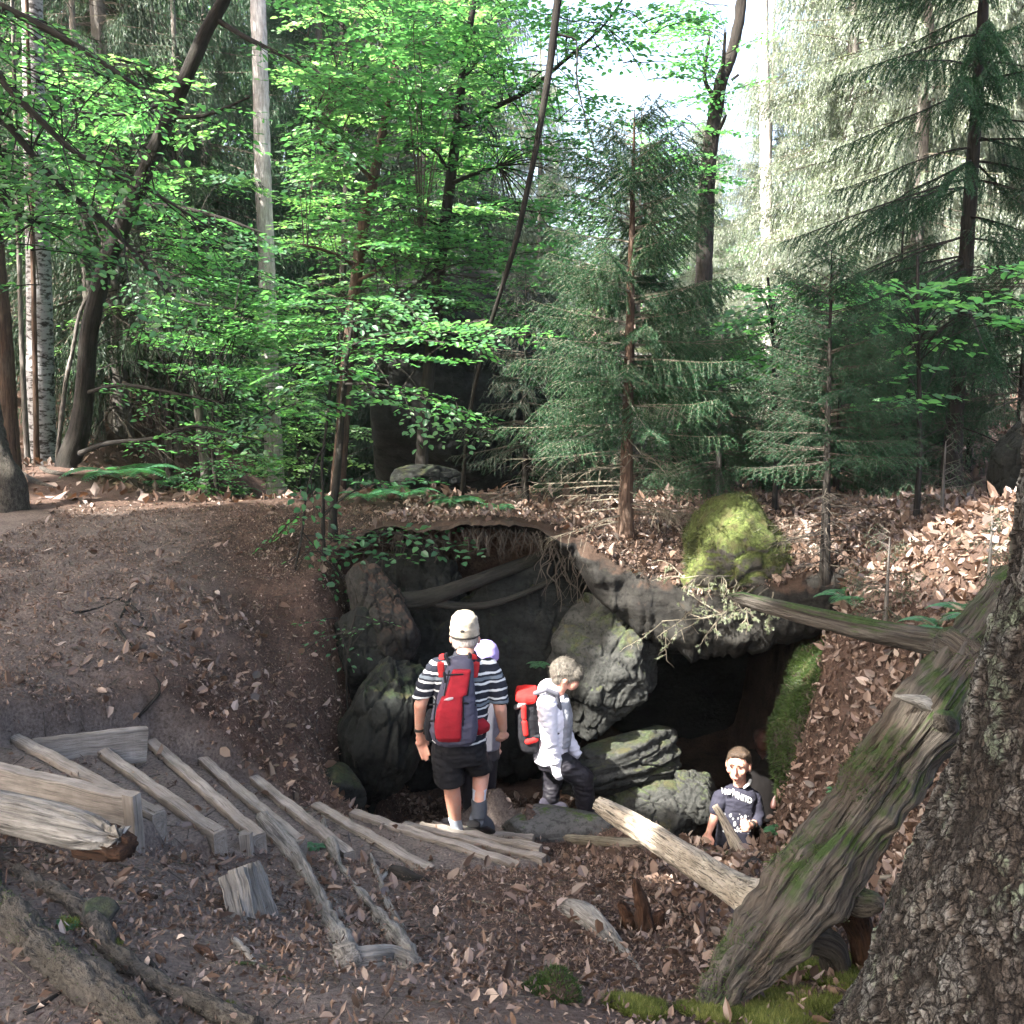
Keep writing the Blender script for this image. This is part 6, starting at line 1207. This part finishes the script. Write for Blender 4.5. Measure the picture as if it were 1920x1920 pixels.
scatter(330000, (-4.4, 2.6, 1.6, 9.6), lambda x, y: (.35 + .5 * sstep(-.1, .35, fbm(P3(x * 2, y * 2, 3), 3))) * np.min([np.where(psdf(x, y, p_) < .03, .10, 1) for p_, _ in TREADS], axis=0), .019, 'wood_crumbs', 'litter', 'fine brown crumbs, needles and bark bits on the near ground', True, .5, .42, .26, (.06, .3), seed=3, lift=.002)
g = np.random.default_rng(91); n_ = 2600; x = g.uniform(-3.2, 3, n_); y = g.uniform(1.7, 9.5, n_); k = (psdf(x, y, PIT) > 0); x, y = x[k], y[k]; a = g.uniform(0, 2 * np.pi, len(x)); L_ = g.uniform(.03, .16, len(x)) * np.where(g.uniform(size=len(x)) < .1, 2.2, 1); x2, y2 = x + L_ * np.cos(a), y + L_ * np.sin(a)
twm = MB(); prisms(twm, np.stack([x, y, surf(x, y) + .006 + g.uniform(0, .012, len(x))], -1), np.stack([x2, y2, surf(x2, y2) + .006 + g.uniform(0, .012, len(x))], -1), g.uniform(.0012, .004, len(x)), g.uniform(.0008, .0025, len(x)))
tag(twm.obj('twig_litter', M['twig']), 'thin fallen twigs strewn over the ground', None, None, 'stuff')
# moss carpet by the trunk foot
def moss(name, spots, n, label, h=.028, seed=0):
    g = np.random.default_rng(seed); PP = []
    for px, py, r in spots:
        c = G(px, py); a = g.uniform(0, 2 * np.pi, n); rr = r * np.sqrt(g.uniform(size=n)); x = c[0] + rr * np.cos(a); y = c[1] + rr * np.sin(a) * 1.1
        k = fbm(P3(x * 9, y * 9, 3), 3) + .45 * (1 - rr / r) > .02; PP.append(np.stack([x[k], y[k], surf(x[k], y[k]) + .012 * (1 - rr[k] / r)], -1))
    P = np.concatenate(PP); mb = MB(); needles(mb, P, A([0, 0, 1.]) + g.normal(0, .55, P.shape), h * g.uniform(.6, 1.3, len(P)), .004, np.clip(g.normal(.45, .22, len(P)) + .4 * perlin(P * 9), 0, 1)); return tag(mb.obj(name, M['moss_light']), label, None, None, 'stuff')
moss('moss', [(1470,1830,.16),(1560,1815,.14),(1400,1880,.14),(1500,1890,.16),(1610,1850,.12),(1330,1905,.10),(1200,1895,.10),(1640,1900,.12),(1430,1915,.14),(1560,1905,.14)], 13000, 'soft yellow green moss around the dead trunk foot', seed=4)
moss('moss', [(135,1735,.05),(205,1775,.04),(415,1900,.04)], 700, 'small green moss tufts by the mossy root', .018, seed=5)
bo = [o for o in bpy.data.objects if o.get('label', '').startswith('big rounded boulder')][0]
me = bo.data; n = len(me.vertices); V = np.zeros(n * 3, np.float32); me.vertices.foreach_get('co', V); Nn = np.zeros(n * 3, np.float32); me.vertices.foreach_get('normal', Nn)
V = V.reshape(-1, 3).astype(float) + ORG[bo.name]; Nn = Nn.reshape(-1, 3).astype(float); g = np.random.default_rng(6); idx = g.integers(0, n, 26000); idx = idx[(Nn[idx, 2] > -.15) & (fbm(V[idx] * 3.2, 4) + .15 * g.normal(size=len(idx)) > .02)]
mb = MB(); P = V[idx] + g.normal(0, .006, (len(idx), 3)); needles(mb, P, Nn[idx] + g.normal(0, .5, P.shape) + A([0, 0, -.3]), .035 * g.uniform(.6, 1.4, len(P)), .005, np.clip(g.normal(.5, .2, len(P)) + .4 * perlin(P * 5), 0, 1))
mb.obj('moss', M['moss_blade'], bo)

def mossify(parent, n_, thr, hgt, fn, mat, seed, fr=3.2, wd=.004):
    me = parent.data; n = len(me.vertices); V = np.zeros(n * 3, np.float32); me.vertices.foreach_get('co', V); Nn = np.zeros(n * 3, np.float32); me.vertices.foreach_get('normal', Nn)
    V = V.reshape(-1, 3).astype(float) + ORG[parent.name]; Nn = Nn.reshape(-1, 3).astype(float); g = np.random.default_rng(seed); idx = g.integers(0, n, n_); idx = idx[fn(V[idx], Nn[idx]) & (fbm(V[idx] * fr + seed, 4) + .12 * g.normal(size=len(idx)) > thr)]
    P = V[idx] + g.normal(0, .004, (len(idx), 3)); mb = MB(); needles(mb, P, Nn[idx] + g.normal(0, .55, P.shape) + A([0, 0, -.1]), hgt * g.uniform(.5, 1.4, len(P)), wd, np.clip(g.normal(.45, .2, len(P)) + .4 * perlin(P * 6), 0, 1)); ORG.setdefault(parent.name, A([0., 0, 0])); return mb.obj('moss', M[mat], parent)
dtk = [o for o in dt.children if o.name.startswith('trunk')][0]; ORG[dtk.name] = ORG[dt.name]
mossify(dtk, 40000, .16, .016, lambda V, N: (N[:, 2] > -.1) & (N[:, 0] < .55) & (V[:, 2] < 1.0), 'moss_dark', 31, 4.0, .003)
for o in list(bpy.data.objects):
    l_ = o.get('label', '') or ''
    if l_.startswith('mossy green rock bank'): mossify(o, 60000, -.12, .035, lambda V, N: (N[:, 2] > -.3), 'moss_dark', 32, 2.4, .005)
    if l_.startswith('small moss covered stone'): mossify(o, 9000, -.25, .014, lambda V, N: (N[:, 2] > -.2), 'moss_dark', 33, 8, .003)
    if l_.startswith('thick grey mossy root'): mossify(o, 12000, .22, .010, lambda V, N: (N[:, 2] > .2), 'moss_dark', 34, 7, .0025)
# ---------------------------------------------------------------- canopy of unseen crowns added to shade the hollow, gaps cut at SPOTS
SPOTS = [(U(1035,1345,7.5), .42), (U(1040,1440,7.5), .20), (U(1383,1435,7.0), .20), (U(1384,1500,7.0), .26), (U(1340,1550,6.6), .20), (U(1210,1085,8.3), .34), (U(1320,1090,8.0), .15), (U(1440,1075,8.1), .12), (U(1460,975,8.6), .2),
         (U(1855,955,6.4), .42), (U(1850,1045,5.8), .34), (U(1690,1075,6.6), .26), (U(1560,1030,7.6), .2), (U(1225,1230,8.0), .28), (U(1170,1270,8.0), .22), (U(1220,1395,7.6), .34), (U(1300,1485,7.5), .22), (U(1230,1570,5.2), .2), (U(955,1500,7.6), .14),
         (U(1430,1150,3.7), .10), (U(1140,800,8.6), .45), (U(1110,650,8.6), .4), (U(1190,700,8.8), .5), (U(1185,930,8.8), .25), (U(1480,690,7.6), .4), (U(1420,800,7.6), .35), (U(820,870,13), .5), (U(1100,950,9.4), .5),
         (U(700,620,8.8), .7), (U(850,620,8.6), .6), (U(560,640,8.9), .6), (U(850,1560,6.6), .15), (U(1380,1180,7.4), .3), (U(1690,1340,3.1), .08), (U(1500,1250,6.7), .14)]
def shade_canopy(n, seed, u0, u1, v0, v1, h0, h1, size):
    g = np.random.default_rng(seed); u = g.uniform(u0, u1, n); v = g.uniform(v0, v1, n); hh = g.uniform(h0, h1, n)
    base = np.stack([u, v, -1.0 + 0 * u], -1); P = base + SUN * ((hh + 1.0) / SUN[2])[:, None]
    k = np.ones(n, bool)
    for c, r in SPOTS:
        q = P - c; d = np.linalg.norm(q - (q @ SUN)[:, None] * SUN, axis=1); k &= d > r + .16 + .06 * g.normal(size=n)
    nz = fbm(P3(u * .9 + .2 * (v), v * .9, 11), 3); k &= nz < .46 - .50 * sstep(8.3, 11.0, v) * sstep(6.4, 5.2, u)
    return P[k], g
def added_shade_tree(name, label, x, y, bark, crown_pts, g, size):
    r = thing(name, A([x, y, float(gbil(x, y))]), label, 'tree'); top = crown_pts[:, 2].max(); mb = MB()
    tube(mb, A([[x, y, float(gbil(x, y)) - .1, .22], [x + .1, y, 4, .18], [x, y + .1, 8, .14], [x, y, top - .5, .05]]), 12, 40, fib(.01, 14, 3))
    for q in crown_pts[g.integers(0, len(crown_pts), 16)]:
        z0 = max(5, q[2] - 2.5); Lb = spline(A([[x, y, z0, .035], [*((A([x, y, z0]) + q) / 2 + A([0, 0, .5])), .02], [*q, .006]]), 14)
        if all(np.min(np.linalg.norm((Lb[:, :3] - c) - ((Lb[:, :3] - c) @ SUN)[:, None] * SUN, axis=1)) > r_ for c, r_ in SPOTS): tube(mb, Lb, 6, raw=True, cap=False)
    mb.obj('trunk', M[bark], r, smooth=True)
    cm = MB(); n = len(crown_pts); leaves(cm, crown_pts, g.normal(size=(n, 3)) * A([1, 1, .4]), g.normal(size=(n, 3)) * .45 + SUN, size * g.uniform(.7, 1.2, n), np.clip(g.normal(.5, .2, n), 0, 1), .36, .06, 0, True); cm.obj('crown', M['shade_canopy_leaf'], r)
P, g = shade_canopy(135000, 8, -7, 9, -1.0, 16.5, 8.5, 12.5, .26)
cent = A([[-13, -4.5], [-8, -4.5], [-3, -4.5], [-13, 1.5], [-8, 1.5], [-3, 1.5], [-13, 7.5], [-8, 7.5], [-3, 7.5]], float)
lab_ = ['unseen beech added for shade behind the viewpoint on the left', 'unseen beech added for shade left of the path', 'unseen beech added for shade, standing behind the photographer', 'unseen beech added on the left for shading the hollow', 'unseen beech added for shade close behind the viewpoint', 'unseen beech added to shade the steps', 'unseen beech added for shade far left of the path', 'unseen beech added to shade the leaning beech', 'unseen beech added for shade, overhanging the hollow from the left']
own = np.argmin(np.linalg.norm(P[:, None, :2] - cent[None], axis=-1), axis=1)
tp = [(-13, -5), (-8, -6), (-3.5, -6.5), (-13, 1.5), (-9, 2), (-5.5, -1.5), (-13, 7.5), (-10.5, 7.5), (-7.6, 5)]
for k in range(9):
    if (own == k).sum() > 30: added_shade_tree('beech_tree', lab_[k], tp[k][0], tp[k][1], 'bark_grey', P[own == k], g, .26)

# ---------------------------------------------------------------- light, sky, camera
w = bpy.data.worlds.new('World'); bpy.context.scene.world = w; w.use_nodes = True; nt = w.node_tree; nt.nodes.clear()
sky = nt.nodes.new('ShaderNodeTexSky'); sky.sky_type = 'NISHITA'; sky.sun_disc = False
el = math.asin(SUN[2]); sky.sun_elevation = el; sky.sun_rotation = math.atan2(SUN[0], SUN[1]); sky.air_density = 1.0; sky.dust_density = 9.0; sky.ozone_density = 1.0
bg = nt.nodes.new('ShaderNodeBackground'); bg.inputs[1].default_value = .15; out = nt.nodes.new('ShaderNodeOutputWorld'); nt.links.new(sky.outputs[0], bg.inputs[0]); nt.links.new(bg.outputs[0], out.inputs[0])
sl = bpy.data.lights.new('sun', 'SUN'); sl.energy = 4.2; sl.angle = math.radians(.53); sl.color = (1, .95, .87)
so = bpy.data.objects.new('sun', sl); C.objects.link(so); so.rotation_euler = Vector(SUN).to_track_quat('Z', 'Y').to_euler(); so.location = (-20, -15, 30)
cd = bpy.data.cameras.new('camera'); cam = bpy.data.objects.new('camera', cd); C.objects.link(cam); cam.location = (0, 0, CZ); cam.rotation_euler = (math.pi / 2 - PITCH, 0, 0)
cd.sensor_fit = 'HORIZONTAL'; cd.sensor_width = 36; cd.lens = 36 * FPX / 1920; cd.clip_start = .05; cd.clip_end = 500
sc = bpy.context.scene; sc.camera = cam
sc.view_settings.view_transform = 'Standard'; sc.view_settings.look = 'None'; sc.view_settings.gamma = 1; sc.view_settings.exposure = EXPO
sc.cycles.use_denoising = True; sc.cycles.max_bounces = 8; sc.cycles.diffuse_bounces = 4; sc.cycles.transmission_bounces = 4; sc.cycles.glossy_bounces = 2; sc.cycles.sample_clamp_indirect = 6; sc.cycles.use_adaptive_sampling = True; sc.cycles.adaptive_threshold = .02


def box_obj(name, lo, hi, mat):
    lo, hi = A(lo, float), A(hi, float); V = A([[lo[0] if not k & 1 else hi[0], lo[1] if not k & 2 else hi[1], lo[2] if not k & 4 else hi[2]] for k in range(8)])
    m = MB(); m.add(V, A([[0, 2, 3, 1], [4, 5, 7, 6], [0, 1, 5, 4], [2, 6, 7, 3], [0, 4, 6, 2], [1, 3, 7, 5]])); return m.obj(name, mat, org=A([0., 0, 0]))
hm = bpy.data.materials.new('haze'); hm.use_nodes = True; ht = hm.node_tree; ht.nodes.clear(); ho = ht.nodes.new('ShaderNodeOutputMaterial'); hv = ht.nodes.new('ShaderNodeVolumePrincipled')
hv.inputs['Color'].default_value = (.86, .93, .90, 1); hv.inputs['Density'].default_value = .0005; hv.inputs['Anisotropy'].default_value = .2; ht.links.new(hv.outputs[0], ho.inputs['Volume'])
tag(box_obj('haze', (-75, -65, -8), (75, 95, 26), hm), 'thin pale air between the trees', None, None, 'stuff')
sc.cycles.volume_bounces = 1
